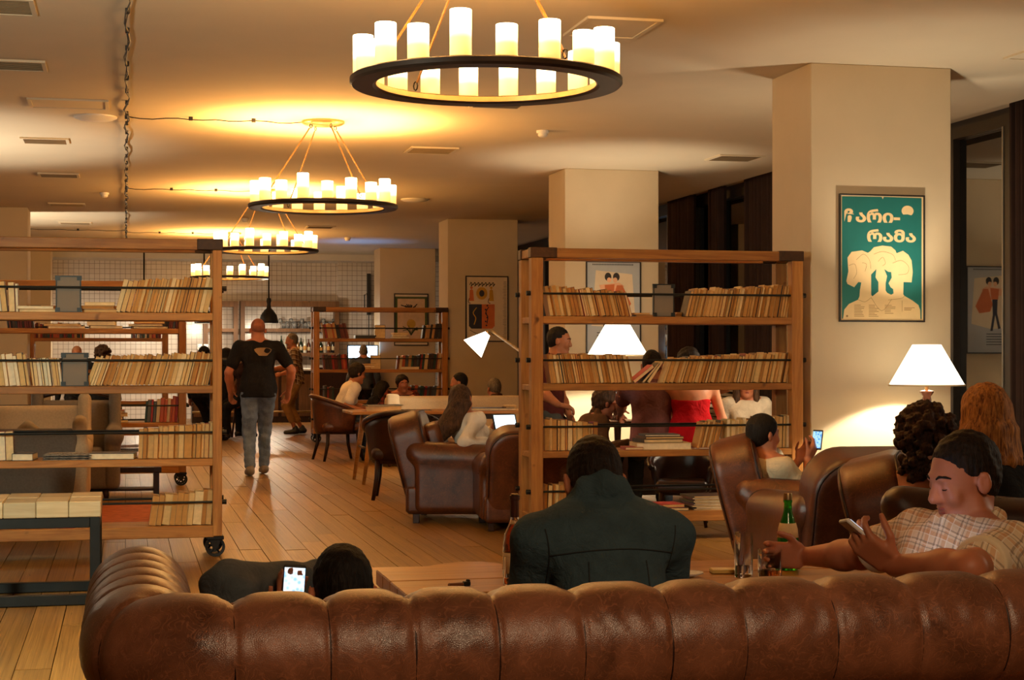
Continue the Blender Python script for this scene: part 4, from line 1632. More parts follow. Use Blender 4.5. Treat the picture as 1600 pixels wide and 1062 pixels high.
# what lies on it
yy = TYa + .15
flat_stack('book', 'book', [(.36, .27, .05, COVERS[4], PAGES[2], 'thick pale book lying on the work table'), (.38, .28, .012, COVERS[6], PAGES[5], 'slim blue-black folder lying on the thick pale book')],
           x_at(601, yy), yy + .1, .746, '', 'books on the work table', jit=.004)
flat_stack('magazine', 'magazine', [(.34, .26, .008, COVERS[2], PAGES[5], 'open magazine lying beside the thick pale book')], x_at(648, yy), yy + .12, .746, '', 'papers on the work table')
flat_stack('folder', 'folder', [(.66, .42, .022, COVERS[2], PAGES[5], 'large dark glossy folder lying on the work table')], x_at(758, yy), yy + .2, .746, '', 'papers on the work table')
flat_stack('book', 'book', [(.12, .16, .016, COVERS[3], PAGES[2], 'lowest small book stacked by the bookcase post'), (.12, .16, .016, COVERS[5], PAGES[2], 'middle small book stacked by the bookcase post'),
                            (.11, .15, .014, COVERS[4], PAGES[4], 'top small book stacked by the bookcase post')], x_at(803, yy), yy + .2, .746, '', 'small books by the post', jit=.004)
# laptop in front of the woman in white
lp = at(790, 662, 13.3)
t = thing('tablet_computer', 'open tablet with a bright white screen before the white-blouse woman', 'tablet', lp)
t.rotation_euler = (0, 0, .25)
MR = Matrix.Rotation(-.42, 4, 'X')
MB().box(-.105, .105, 0, .012, -.055, .085, .004, M=MR).build('case', M['black'], t)
MB().box(-.092, .092, -.002, 0, -.045, .074, M=MR).build('screen', emit('tablet_screen', (.62, .82, 1, 1), 1.6), t)
MB().tube([(0, .03, -.05), (0, .12, -.16)], .012, 8).build('stand', M['black'], t)
MB().box(-.09, .09, .04, .2, -.175, -.16, .004).build('stand_foot', M['black'], t)
t2 = thing('side_table', 'small dark table under the bright tablet by the club chairs', 'table', (lp.x, lp.y + .12, 0))
hz_ = lp.z - .176
MB().lathe([(0, hz_ - .03), (.22, hz_ - .03), (.22, hz_), (0, hz_)], 28).build('table_top', M['dark_wood'], t2, 40)
MB().lathe([(0, 0), (.16, 0), (.16, .02), (.03, .05), (.028, hz_ - .03)], 16).build('pedestal', M['dark_wood'], t2, 40)


# ---- barrel chairs
def barrel_chair(label, loc, face, s=1.0, mat=None):
    mat = mat or M['club']
    t = thing('barrel_chair', label, 'chair', loc, -math.radians(face), 'leather barrel chairs')

    def sh(a, b, r0):
        an = math.radians(200 + 140 * 1.0 * a - 0) if False else math.radians(180 - 25 + (230) * a)
        top = .80 - .20 * abs(2 * a - 1) ** 1.7
        z = .36 + (top - .36) * b
        rr_ = r0 + .05 * b
        return (rr_ * math.cos(an), rr_ * math.sin(an) * .95 + .0, z)
    mb = MB()
    mb.grid(lambda a, b: sh(a, b, .30), 33, 6)
    o = mb.build('shell', mat, t, True)
    md = o.modifiers.new('thick', 'SOLIDIFY')
    md.thickness = .05
    pts = [sh(a, 1, .30) for a in np.linspace(0, 1, 33)]
    MB().tube(pts, .026, 8).build('rim', mat, o, True)
    solid_obj(Solid().rbox((0, .03, .42), (.27, .28, .06), None, .05), .016, 'seat', mat, t)
    MB().lathe([(0, .33), (.27, .33), (.29, .37), (0, .37)], 24).build('seat_ring', M['dark_wood'], t, 40)
    for sx in (-1, 1):
        for sy in (-1, 1):
            MB().tube([(sx * .25, sy * .25, 0), (sx * .22, sy * .2, .2), (sx * .21, sy * .19, .36)], [.017, .022, .026], 8).build('leg', M['dark_wood'], t, True)
    t.scale = (s, s, s)
    return t


barrel_chair('brown leather barrel chair holding the man in white t-shirt', gpos(528, 21.4), 80, 1.02)
barrel_chair('dark leather barrel chair at the near side of the work table', gpos(628, 15.6), 12, 1.0, M['darkleather'])
barrel_chair('dark leather barrel chair whose legs show under the poster-column bookcase', gpos(1066, 13.1), 200, .74, M['darkleather'])


# ---- upholstered sofas
def fabric_sofa(name, label, loc, face, W=1.9, hb=.80, mat=None, amat=None, Dp=.85, cat='sofa', wing=True):
    mat = mat or M['greyfab']
    amat = amat or M['beigefab']
    t = thing(name, label, cat, loc, -math.radians(face))
    solid_obj(Solid().rbox((0, -Dp / 2 + .09, hb / 2 + .06), (W / 2 - .06, .09, hb / 2 - .06), rot('X', 6), .06), .02, 'back', mat, t)
    for sx in (-1, 1):
        a = Solid()
        a.rbox((sx * (W / 2 - .07), .0, .34), (.07, Dp / 2 - .02, .24), None, .05)
        a.cap((sx * (W / 2 - .06), -Dp / 2 + .08, .60), (sx * (W / 2 - .05), Dp / 2 - .06, .58), .085, None, .04)
        if wing:
            a.rbox((sx * (W / 2 - .05), -Dp / 2 + .13, hb * .80), (.055, .12, hb * .32), rot('X', 6), .05)
        solid_obj(a, .018, 'arm', amat, t)
    solid_obj(Solid().rbox((0, .06, .40), (W / 2 - .15, Dp / 2 - .08, .07), None, .05), .022, 'seat_cushion', amat, t)
    solid_obj(Solid().rbox((0, .0, .22), (W / 2 - .05, Dp / 2 - .04, .12), None, .03), .024, 'base', mat, t)
    for sx in (-1, 1):
        for sy in (-1, 1):
            MB().tube([(sx * (W / 2 - .12), sy * (Dp / 2 - .1), 0), (sx * (W / 2 - .14), sy * (Dp / 2 - .12), .11)], [.018, .028], 8).build('leg', M['dark_wood'], t, True)
    return t


gx = x_at(137, 13.4)
fabric_sofa('linen_sofa', 'grey-backed linen sofa with beige scroll arms seen through the stool-side bookcase', (gx - .98, 13.6, 0), 0, 1.95, .76)
fabric_sofa('cream_sofa', 'long cream sofa on the far side of the work table', ((x_at(590, 20) + x_at(830, 20)) / 2, 20.2, 0), 0, x_at(830, 20) - x_at(590, 20), .84, M['beigefab'], M['beigefab'], wing=False)
t = fabric_sofa('wood_framed_settee', 'beige settee with arched dark wood frame beyond the linen sofa', (x_at(115, 15.4), 16.05, 0), 180, .80, .90, M['greyfab'], M['greyfab'], .6)
fabric_sofa('beige_sofa', 'beige sofa facing the linen one, seen over its back', (x_at(140, 14.8) - 1.0, 14.95, 0), 180, 2.0, .88, M['beigefab'], M['beigefab'], .8)
t = [o for o in bpy.data.objects if o.name.startswith('wood_framed_settee')][0]
arc = [(-.37 + .74 * k / 16, -.24, .92 + .07 * math.sin(PI * k / 16)) for k in range(17)]
MB().tube(arc, .022, 8).build('back_frame', M['dark_wood'], t, True)
# pointed cushion on the linen sofa
o = solid_obj(Solid().rbox((0, 0, 0), (.13, .05, .12), rot('Y', 40) @ rot('X', 0), .045).wobble(.004, 30), .014, 'cushion', M['beigefab'])
o.location = (x_at(48, 13.6), 13.52, .66)
tag(o, 'beige cushion set on its corner against the linen sofa back', 'cushion')
# cushion draped white on the cream sofa
o = solid_obj(Solid().rbox((0, 0, 0), (.075, .05, .09), None, .03).wobble(.004, 40), .012, 'folded_cloth', M['paper'])
o.location = (x_at(613, 19.8), 19.74, .78)
tag(o, 'white folded cloth hung over the back of the cream sofa', 'cloth')

# ---- dark leather bench sofa behind the poster-column bookcase
fabric_sofa('leather_bench_sofa', 'dark leather sofa under the group behind the poster-column bookcase', (x_at(1010, 14.3), 14.4, 0), 0, 2.0, .52, M['darkleather'], M['darkleather'], .8, wing=False)
# perch for the cropped-hair man
pp_ = at(866, 690, 15.0)
t = thing('high_stool', 'dark round stool under the cropped-hair man behind the books', 'stool', (pp_.x, pp_.y, 0))
MB().lathe([(0, .66), (.19, .66), (.20, .68), (.19, .72), (0, .73)], 24).build('seat', M['darkleather'], t, True)
for k in range(4):
    a = k * PI / 2 + .4
    MB().tube([(.19 * math.cos(a), .19 * math.sin(a), 0), (.12 * math.cos(a), .12 * math.sin(a), .66)], .016, 8).build('leg', M['dark_wood'], t, True)

# low dark console between the aisle bookcases
cx_ = x_at(165, 15.8)
t = thing('low_console', 'low dark timber console on the floor behind the linen sofa', 'console', (cx_, 15.9, 0))
MB().box(-.5, .5, 0, .35, .24, .29, .004).build('top', M['dark_wood'], t)
for x_ in (-.48, .43):
    MB().box(x_, x_ + .05, .02, .33, 0, .24).build('leg', M['dark_wood'], t)
MB().box(-.43, .43, .04, .31, .07, .09).build('shelf', M['dark_wood'], t)
# red tray table seen low through the stool-side bookcase
rx = x_at(195, 12.6)
t = thing('red_rug', 'faded red rug on the floor beyond the stool-side bookcase', 'rug', (rx + .05, 14.3, .002))
rgm = simple('faded_red_wool', lin(176, 92, 52), .95, var=.25, scale=12)
mb = MB()
mb.grid(lambda a, b: ((a - .5) * .85, (b - .5) * 1.9, .006 + .002 * math.sin(a * 9) * math.sin(b * 7)), 14, 14)
o = mb.build('pile', rgm, t, True)
md = o.modifiers.new('thick', 'SOLIDIFY')
md.thickness = .006

# ================================================================== bar at the far end
BY = 33.9
bx0, bx1 = x_at(300, BY), x_at(545, BY)
t = thing('bar_counter', 'long dark bar counter with pale top before the tiled wall', 'counter', ((bx0 + bx1) / 2, BY, 0))
bw = bx1 - bx0
MB().box(-bw / 2, bw / 2, 0, .6, .0, 1.03).build('front', M['dark_wood'], t)
MB().box(-bw / 2 - .03, bw / 2 + .03, -.06, .64, 1.03, 1.08, .01).build('top', M['white'], t)
n = 9
for k in range(n):
    a = -bw / 2 + bw * k / n
    MB().box(a + .03, a + bw / n - .03, -.018, 0, .12, .96, .006).build('panel', M['bar_wood'], t)
MB().tube([(-bw / 2, -.14, .22), (bw / 2, -.14, .22)], .02, 8).build('foot_rail', M['brass'], t, True)
# shelving units of timber frames against the tile
SYY = 35.7


def bar_unit(u0, u1, vt, vb, label, shelves):
    x0, x1 = x_at(u0, SYY), x_at(u1, SYY)
    zc_ = zc_of((x0 + x1) / 2, SYY)
    zt, zb = z_at(vt, zc_), .0
    t = thing('bar_shelf', label, 'shelf', (x0, SYY, 0), 0, 'timber bar shelves')
    w_ = x1 - x0
    for x_ in (0, w_ - .09):
        MB().box(x_, x_ + .09, 0, .35, 0, zt).build('post', M['bar_wood'], t)
    MB().box(.09, w_ - .09, 0, .35, zt - .12, zt).build('top_rail', M['bar_wood'], t)
    for v in shelves:
        z = z_at(v, zc_)
        MB().box(.09, w_ - .09, 0, .35, z - .07, z).build('shelf_board', M['bar_wood'], t)
    return x0, w_, zc_


u1 = bar_unit(376, 530, 470, 640, 'broad timber bar shelf of glasses behind the standing plaid man', [513, 551])
u2 = bar_unit(318, 372, 470, 640, 'narrow timber bar shelf beside the aisle bookcase post', [513, 551])
for v in (485, 492, 499):
    pass
glass_m = NT('bar_glass')
glass_m.base((.9, .92, .92, 1))
glass_m.b.inputs['Transmission Weight'].default_value = .85
M['barglass'] = glass_m.done(.05)
rg = random.Random(8)
zc_ = u1[2]
mug = MB().lathe([(.03, 0), (.045, .004), (.055, .08), (.05, .15), (.046, .15), (.05, .08), (.03, .012)], 12)
wine = MB().lathe([(.04, 0), (.04, .006), (.006, .012), (.006, .09), (.035, .12), (.046, .16), (.038, .21), (.036, .21), (.043, .16), (.03, .125)], 12)
mugo = None
for k in range(16):
    u = 438 + k * 5.6
    z = z_at(513, zc_) + .002
    src = mug if k % 3 else wine
    o = src.build('bar_glass', M['barglass'], None, True)
    o.location = (x_at(u, SYY + .16), SYY + .10 + .1 * (k % 2), z)
    tag(o, '%s clear glass along the upper bar shelf, counted from the pendant lamp' % ordinal(k), 'glass', 'glasses on the bar shelf')
bot = MB().lathe([(0, 0), (.036, 0), (.038, .01), (.038, .18), (.03, .215), (.014, .24), (.013, .30), (.016, .302), (.016, .315), (0, .316)], 14)
bcol = [simple('bottle_glass_%d' % i, c, .12, var=.05) for i, c in enumerate([lin(24, 44, 26), lin(200, 196, 180), lin(90, 44, 16), lin(14, 14, 14), lin(150, 110, 60)])]
lab = MB().lathe([(.0388, .05), (.0388, .13)], 14)
for k in range(15):
    u = 440 + k * 6.2 + rg.uniform(-1, 1)
    o = bot.build('liquor_bottle', bcol[k % 5], None, 50)
    lab.build('label', PAGES[5 if k % 2 else 1], o, True)
    o.location = (x_at(u, SYY + .12), SYY + .10 + .05 * (k % 3), z_at(551, zc_) + .002)
    s_ = rg.uniform(.85, 1.15)
    o.scale = (1, 1, s_)
    tag(o, '%s liquor bottle along the lower bar shelf, counted from the walking man' % ordinal(k), 'bottle', 'bottles on the bar shelf')
for k in range(9):                                    # glassware block seen between book rows
    o = mug.build('bar_glass', M['barglass'], None, True)
    o.location = (x_at(318 + (k % 3) * 10 - 10, SYY - .3), 34.2, 1.09 + .16 * (k // 3))
    tag(o, '%s tumbler of the %s tier stacked on the bar behind the aisle bookcase' % (ORD[k % 3], ['lowest', 'middle', 'topmost'][k // 3]), 'glass', 'tumblers stacked on the bar')
# wall conduit and bracket by the tile edge
p = at(584, 450, 35.4)
t = thing('wall_conduit', 'black vertical conduit with bracket on the tiled wall edge', 'conduit', (p.x, 35.9, 0))
MB().box(-.035, .035, -.05, .05, z_at(490, 35.2), z_at(424, 35.2)).build('box_rail', M['black'], t)
MB().tube([(0, 0, .9), (0, 0, z_at(490, 35.2))], .012, 6).build('pipe', M['black'], t)
MB().tube([(-.10, -.06, z_at(478, 35.2)), (-.10, -.06, z_at(458, 35.2)), (-.05, -.06, z_at(456, 35.2)), (0, -.03, z_at(462, 35.2))], .014, 6).build('bracket', M['black'], t)

# ---- glowing monitor on a desk
p = at(567, 550, 33.2)
t = thing('desktop_monitor', 'blue-white glowing desktop monitor behind the grey-haired man', 'monitor', (p.x, p.y, 0))
zz = p.z
M['screen'] = emit('monitor_screen', (.42, .72, 1, 1), 5.0)
MB().box(-.31, .31, 0, .03, zz - .13, zz + .14, .006).build('case', M['black'], t)
MB().box(-.285, .285, -.002, 0, zz - .11, zz + .12).build('screen', M['screen'], t)
MB().box(-.04, .04, .01, .05, zz - .29, zz - .13).build('stand', M['black'], t)
MB().box(-.14, .14, -.06, .12, zz - .30, zz - .285).build('stand_foot', M['black'], t)
light('monitor_light', 'AREA', (0, -.06, zz), 3, (.35, .6, 1), parent=t, rot=(PI / 2 + .9, 0, 0), size=(.5, .2))
zd = zz - .30
t = thing('reception_desk', 'dark desk carrying the glowing monitor', 'desk', (p.x, p.y, 0))
MB().box(-.9, .30, -.3, .4, zd - .04, zd, .006).build('desk_top', M['dark_wood'], t)
MB().box(-.88, .28, -.26, -.22, 0, zd - .04).build('front_panel', M['dark_wood'], t)
for x_ in (-.86, .22):
    MB().box(x_, x_ + .06, -.2, .38, 0, zd - .04).build('leg', M['dark_wood'], t)
# unseen blue spot added to tint the far ceiling
sp = at(600, 408, 31.5)
light('blue_spot_light', 'SPOT', (x_at(560, 31), 31.2, 2.2), 26, (.12, .38, 1), .05, rot=(PI, 0, 0), spot=(1.7, 1.0))
# ---- bar stools
for u, lb in ((345, 'tall dark bar stool under the dark-haired woman'), (379, 'tall dark bar stool under the light-haired woman')):
    p = gpos(u, 27.6)
    t = thing('bar_stool', lb, 'stool', p, 0, 'bar stools')
    MB().lathe([(0, .62), (.18, .62), (.19, .64), (.18, .68), (0, .69)], 20).build('seat', M['darkleather'], t, True)
    for k in range(4):
        a = k * PI / 2 + .5
        MB().tube([(.2 * math.cos(a), .2 * math.sin(a), 0), (.12 * math.cos(a), .12 * math.sin(a), .62)], .016, 8).build('leg', M['dark_wood'], t, True)
# ================================================================== people
def skinmat(name, c):
    t = NT(name)
    v = t.coord()
    n = t.noise(v, 14, 4)
    a = tuple(x * .86 for x in c[:3]) + (1,)
    b = (min(1, c[0] * 1.1), c[1], c[2], 1)
    t.base(t.ramp(n, [(.3, a), (.7, b)]))
    t.bump(t.noise(v, 260, 2), .05, .002)
    return t.done(.48, 0, .35)


def fabric(name, c, var=.18, wr=.5):
    t = NT(name)
    v = t.coord()
    f = t.noise(v, 9, 5)
    t.base(t.ramp(f, [(.3, tuple(x * (1 - var) for x in c[:3]) + (1,)), (.7, tuple(min(1, x * (1 + var)) for x in c[:3]) + (1,))]))
    h = t.math('ADD', t.math('MULTIPLY', t.noise(v, 16, 3, .5, 1.5), 1.0), t.math('MULTIPLY', t.noise(v, 420, 1), .12))
    t.bump(h, wr, .02)
    return t.done(.9, 0, .2)


def plaid(name, base, bands, freq=1.0, diag=(1, 0, 0), diag2=(.2, .2, .9)):
    """bands: list of (spacing, width, colour, weight); two crossing directions"""
    t = NT(name)
    v = t.coord()
    s = t.n('ShaderNodeSeparateXYZ')
    t.l(v, s.inputs[0])
    u_ = t.math('ADD', t.math('MULTIPLY', s.outputs['X'], diag[0]), t.math('MULTIPLY', s.outputs['Y'], diag[1]))
    u_ = t.math('ADD', u_, t.math('MULTIPLY', s.outputs['Z'], diag[2]))
    w_ = t.math('ADD', t.math('ADD', t.math('MULTIPLY', s.outputs['Z'], diag2[2]), t.math('MULTIPLY', s.outputs['X'], diag2[0])), t.math('MULTIPLY', s.outputs['Y'], diag2[1]))
    nz = t.noise(v, 6, 2)
    col = base
    for (sp, wd, c, wt, off) in bands:
        for src in (u_, w_):
            q = t.math('ADD', t.math('ADD', src, t.math('MULTIPLY', nz, .02)), 3.0)
            m = t.math('FRACT', t.math('ADD', t.math('DIVIDE', q, sp), off))
            k = t.math('LESS_THAN', m, wd)
            col = t.mix(t.math('MULTIPLY', k, wt), col, c)
    t.base(col)
    t.bump(t.noise(v, 18, 3, .5, 1.2), .5, .015)
    return t.done(.9, 0, .2)


def hairmat(name, c, c2=None):
    t = NT(name)
    c2 = c2 or tuple(min(1, x * 2.2) for x in c[:3]) + (1,)
    v = t.coord((60, 60, 7))
    n = t.noise(v, 1.6, 4, .6, .6)
    t.base(t.ramp(n, [(.35, c), (.72, c2)]))
    t.bump(n, .8, .008)
    return t.done(.62, 0, .22)


SK = skinmat('skin', lin(182, 116, 82))
SK2 = skinmat('tan_skin', lin(176, 112, 74))
HB = hairmat('black_hair', (.004, .003, .002, 1), (.014, .009, .006, 1))
HD = hairmat('dark_brown_hair', (.006, .0035, .002, 1), (.026, .013, .007, 1))
HBR = hairmat('brown_hair', (.03, .014, .007, 1), (.12, .055, .022, 1))
HBL = hairmat('blonde_hair', lin(96, 52, 18), lin(206, 138, 66))
HG = hairmat('grey_hair', lin(70, 62, 54), lin(150, 138, 122))
M['lip'] = simple('lips', lin(150, 74, 62), .4)
M['eye'] = simple('eye_white', lin(220, 214, 204), .2, var=.02)
M['iris'] = simple('iris', (.02, .012, .008, 1), .15)
M['nail'] = simple('nail', lin(216, 156, 128), .3)


def vec(*a):
    return np.array(a, float)


def unit(v):
    v = np.array(v, float)
    return v / (np.linalg.norm(v) + 1e-9)


def ik(a, b, l1, l2, hint):
    """middle joint between a and b; b pulled in when out of reach"""
    d = b - a
    L = np.linalg.norm(d)
    if L > (l1 + l2) * .995:
        b = a + d / L * (l1 + l2) * .995
        d = b - a
        L = np.linalg.norm(d)
    L = max(L, abs(l1 - l2) + .02)
    x = (l1 * l1 - l2 * l2 + L * L) / (2 * L)
    h = math.sqrt(max(0, l1 * l1 - x * x))
    n = unit(d)
    hh = np.array(hint, float) - n * (np.array(hint, float) @ n)
    return a + n * x + unit(hh) * h, b


def hand_prims(sol, wr, fdir, pdir, s, curl=.5, side=1, thick=1.0, spread=.16, thumb_out=.7):
    """wr wrist, fdir where the fingers point, pdir where the palm faces; side +1 right hand, -1 left"""
    f, p = unit(fdir), unit(pdir)
    p = unit(p - f * (p @ f))
    a = np.cross(f, p) * side                        # towards the thumb
    Rm = np.stack([a, f, p], 1)
    pc = wr + f * .048 * s
    sol.rbox(pc, vec(.040, .048, .014) * s * vec(1, 1, thick), Rm, .013 * s, .012)
    tips = []
    for i, (o, L) in enumerate(((.030, .072), (.010, .080), (-.010, .074), (-.029, .058))):
        q = wr + f * .090 * s + a * o * s
        d = unit(f + a * (1.5 - i) * spread * .5)
        ang = curl * (.9 + .1 * i)
        for j, fr in enumerate((.46, .31, .23)):
            c_, s_ = math.cos(ang), math.sin(ang)
            dd = d * c_ + p * s_
            q2 = q + dd * L * fr * s
            r0 = (.0098 - .0010 * j) * s * thick
            sol.cap(q, q2, r0, r0 - .0008 * s, .004)
            q = q2
            ang += curl * 1.05
        tips.append((q, dd))
    q = wr + f * .022 * s + a * .030 * s
    d1 = unit(a * thumb_out + f * .75 + p * .35)
    q2 = q + d1 * .042 * s
    sol.cap(q, q2, .0135 * s, .0105 * s, .010)
    d2 = unit(f * .9 + a * thumb_out * .35 + p * (.3 + curl * .35))
    q3 = q2 + d2 * .032 * s
    sol.cap(q2, q3, .0105 * s, .0095 * s, .004)
    d3 = unit(d2 + p * curl * .5)
    q4 = q3 + d3 * .026 * s
    sol.cap(q3, q4, .0095 * s, .0075 * s, .004)
    tips.append((q4, d3))
    return tips, wr + f * .075 * s, a, f, p


def person(label, neck=None, pelvis=None, yaw=0, lean=0, side=0, s=1.0, fem=False, head=(None, 10, 0), vox=.012, skin=None,
           arms=None, legs=None, top=('tee', None), bottom=None, hair=('short', None), shoes=None, bulk=1.0, hem=None, group=None, hoff=0.0,
           extra=None, face=False, nk=.013, folds=.004, coll=None, nose=1.0, neckl=1.0, curl=(.5, .5), jowl=False, eyes='open', shoulder_drop=0.0, cs=1.0):
    skin = skin or SK
    y = math.radians(yaw)
    f = vec(math.sin(y), math.cos(y), 0)
    r = vec(math.cos(y), -math.sin(y), 0)
    u = vec(0, 0, 1)
    l, sd = math.radians(lean), math.radians(side)
    shd = shoulder_drop
    U = unit((u * math.cos(l) + f * math.sin(l)) + r * math.tan(sd))
    Fd = unit(f - U * (f @ U))
    Rr = np.cross(Fd, U)
    if neck is not None:
        N = np.array(neck, float)
        P = N - U * .50 * s
    else:
        P = np.array(pelvis, float)
        N = P + U * .50 * s
    sw = (.168 if fem else .190) * s * (1 + (bulk - 1) * .6)
    hw = (.095 if fem else .088) * s
    b = bulk
    Bz = np.stack([Rr, Fd, U], 1)
    hy, hp, hr = head
    hy = math.radians(yaw if hy is None else hy)
    hp, hr = math.radians(hp), math.radians(hr)
    hf0 = vec(math.sin(hy), math.cos(hy), 0)
    hR = vec(math.cos(hy), -math.sin(hy), 0)
    hF = hf0 * math.cos(hp) - u * math.sin(hp)
    hU = u * math.cos(hp) + hf0 * math.sin(hp)
    hR2 = hR * math.cos(hr) - hU * math.sin(hr)
    hU2 = hU * math.cos(hr) + hR * math.sin(hr)
    HR = np.stack([hR2, hF, hU2], 1)
    Hc = N + (U * .045 + hU2 * .085 * neckl + hF * .018) * s + u * hoff
    hd = lambda x, yy, z: Hc + HR @ (vec(x, yy, z) * s)
    base = Vector((P[0], P[1], 0.0))
    name = 'person'
    t = thing(name, label, 'person', base, 0, group)
    off = np.array(base)
    shp = 1.0
    B = Solid()
    fw = 1.0 if not fem else .88
    # trunk
    B.ell(P + U * .03 * s, vec(.152 * (1.06 if fem else 1), .105, .11) * s * vec(b, b, 1), Bz, .05)
    B.ell(P + U * .19 * s, vec(.135 * fw, .095, .14) * s * vec(b, b * 1.05, 1), Bz, .06)
    B.ell(P + U * .35 * s, vec(.155 * fw, .105, .15) * s * vec(b, b, 1), Bz, .06)
    if fem:
        for sx in (-1, 1):
            B.ell(P + (U * .33 + Rr * sx * .068 + Fd * .085) * s, vec(.058, .05, .058) * s, Bz, .03)
    shL = {}
    for sx in (-1, 1):
        sh = P + U * (.440 - shd) * s + Rr * sx * sw
        shL[sx] = sh
        B.cap(P + U * .40 * s + Rr * sx * sw * .45, sh, .085 * s, .056 * s, .05)
        B.cap(N + hU2 * .02 * s, sh - Rr * sx * .03 * s + U * .01 * s, .046 * s, .05 * s, .04)
    B.cap(N - U * .03 * s, hd(0, -.02, -.05), .056 * s * (.86 if fem else 1.04), .054 * s * (.86 if fem else 1.04), .03)
    # head
    B.ell(hd(0, -.012, .032), vec(.073, .093, .086) * s, HR, .02)
    B.ell(hd(0, .028, -.020), vec(.060, .062, .082) * s, HR, .03)
    B.cap(hd(-.042, .015, -.062), hd(-.014, .068, -.096), .026 * s, .020 * s, .03)
    B.cap(hd(.042, .015, -.062), hd(.014, .068, -.096), .026 * s, .020 * s, .03)
    B.cap(hd(-.026, .080, .030), hd(.026, .080, .030), .011 * s, None, .016)
    for sx in (-1, 1):
        B.ell(hd(sx * .031, .094, .010), vec(.017, .012, .011) * s, HR, .010, 's')
        B.ell(hd(sx * .031, .0730, .007), vec(.0135, .0125, .011) * s, HR, .004)
        B.ell(hd(sx * .040, .068, -.025), vec(.022, .018, .022) * s, HR, .02)
        B.ell(hd(sx * .083, -.008, -.006), vec(.010, .020, .032) * s, HR @ rot('Z', sx * 22) @ rot('X', 10), .006)
        if vox < .009:
            B.ell(hd(sx * .093, -.003, 0), vec(.006, .010, .018) * s, HR @ rot('Z', sx * 22), .004, 's')
    B.cap(hd(0, .084, .018), hd(0, .104 + .008 * (nose - 1), -.022), .0085 * s, .0125 * s * nose, .012)
    B.cap(hd(-.010, .093, -.027), hd(.010, .093, -.027), .0095 * s * nose, None, .008)
    B.cap(hd(-.017, .083, -.054), hd(.017, .083, -.054), .0075 * s, None, .006)
    B.cap(hd(-.014, .081, -.065), hd(.014, .081, -.065), .0085 * s, None, .006)
    B.cap(hd(-.016, .090, -.0595), hd(.016, .090, -.0595), .0028 * s, None, .004, 's')
    B.ell(hd(0, .070, -.096), vec(.020, .018, .016) * s, HR, .015)
    if jowl:
        B.ell(hd(0, .028, -.088), vec(.050, .052, .034) * s, HR, .02)
    # arms
    arms = arms or {}
    J = {}
    T_ = Solid()                                      # trousers
    S = Solid()                                       # top
    ci = .012
    for sx in (-1, 1):
        spec = arms.get(sx)
        sh = shL[sx]
        if spec is None:
            spec = (sh - u * .52 * s + Rr * sx * .10 * s + f * .05 * s, -f + Rr * sx * .3, None, None)
        tgt, hint = np.array(spec[0], float), np.array(spec[1], float)
        el, wr = ik(sh, tgt, .285 * s, .255 * s, hint)
        J['el', sx], J['wr', sx] = el, wr
        k_ = .90 if fem else 1.06
        B.cap(sh, el, .053 * s * k_ * b ** .5, .040 * s * k_, .03)
        B.cap(el, el + (wr - el) * .35, .041 * s * k_, .043 * s * k_, .02)
        B.cap(el + (wr - el) * .3, wr, .043 * s * k_, .027 * s * k_, .02)
        fd = spec[2] if len(spec) > 2 and spec[2] is not None else (wr - el)
        pd = spec[3] if len(spec) > 3 and spec[3] is not None else (-u * .6 - Rr * sx * .8)
        J['hand', sx] = hand_prims(B, wr + unit(fd) * .012 * s, fd, pd, s * (.93 if fem else 1.02), curl[0 if sx < 0 else 1], sx, 1.0 if vox < .009 else 1.18)
    # legs
    legs = legs or {}
    for sx in (-1, 1):
        hip = P + Rr * sx * hw - U * .03 * s
        spec = legs.get(sx)
        if spec is None:
            hz_ = hip[2] - .085 * s
            ho = .40 * s if hz_ < .62 * s else math.sqrt(max(0, (.845 * s) ** 2 - hz_ ** 2)) * .9
            spec = (np.array([hip[0], hip[1], .085 * s]) + f * ho + Rr * sx * .03, f + u)
        kn, an = ik(hip, np.array(spec[0], float), .43 * s, .42 * s, spec[1])
        J['kn', sx], J['an', sx] = kn, an
        lk = .74 if bottom else 1.0
        B.cap(hip, kn, .085 * s * b ** .5 * lk, .054 * s * lk, .04 * lk)
        B.cap(kn, kn + (an - kn) * .35, .053 * s * lk, .054 * s * lk, .02)
        B.cap(kn + (an - kn) * .3, an, .054 * s * lk, .036 * s * (.95 if bottom else 1), .02)
        fdir = unit((spec[2] if len(spec) > 2 else f) - u * .05)
        B.cap(an - u * .035 * s - fdir * .03 * s, an - u * .045 * s + fdir * .15 * s, .036 * s, .028 * s, .02)
        J['ft', sx] = fdir
        if bottom:
            kk = 1.0
            end = bottom[2] if len(bottom) > 2 else .93
            T_.cap(hip, kn, .085 * s * b ** .5 + ci * 1.3, .056 * s + ci * 1.3, .04)
            T_.cap(kn, kn + u * .001, .074 * s)
            T_.cap(kn, kn + (an - kn) * end, .056 * s + ci * 1.3, .046 * s + ci, .02)
        if shoes is not None:
            Sh = Solid()
            Sh.cap(an - u * .035 * s - fdir * .035 * s, an - u * .045 * s + fdir * .155 * s, .046 * s, .038 * s, .02)
            Sh.cap(an - u * .02 * s, an + u * .02 * s, .046 * s, .044 * s, .02)
            Sh.cut(an - u * .083 * s, vec(0, 0, -1))
            solid_obj(Sh, max(vox, .010), 'shoe', shoes, t, off)
    body = solid_obj(B, vox, 'body', skin, t, off)
    if bottom:
        W_ = Solid()
        W_.ell(P + U * .02 * s, vec(.152 * (1.06 if fem else 1), .105, .115) * s * vec(b, b, 1) + ci * 1.1, Bz, .05)
        W_.cut(P + U * .13 * s, U)
        T_.ops = W_.ops + T_.ops
        T_.wobble(.004, 42, 1.3)
        solid_obj(T_, max(vox, .009), bottom[0], bottom[1], t, off)
    # top
    kind, tm = top[0], top[1]
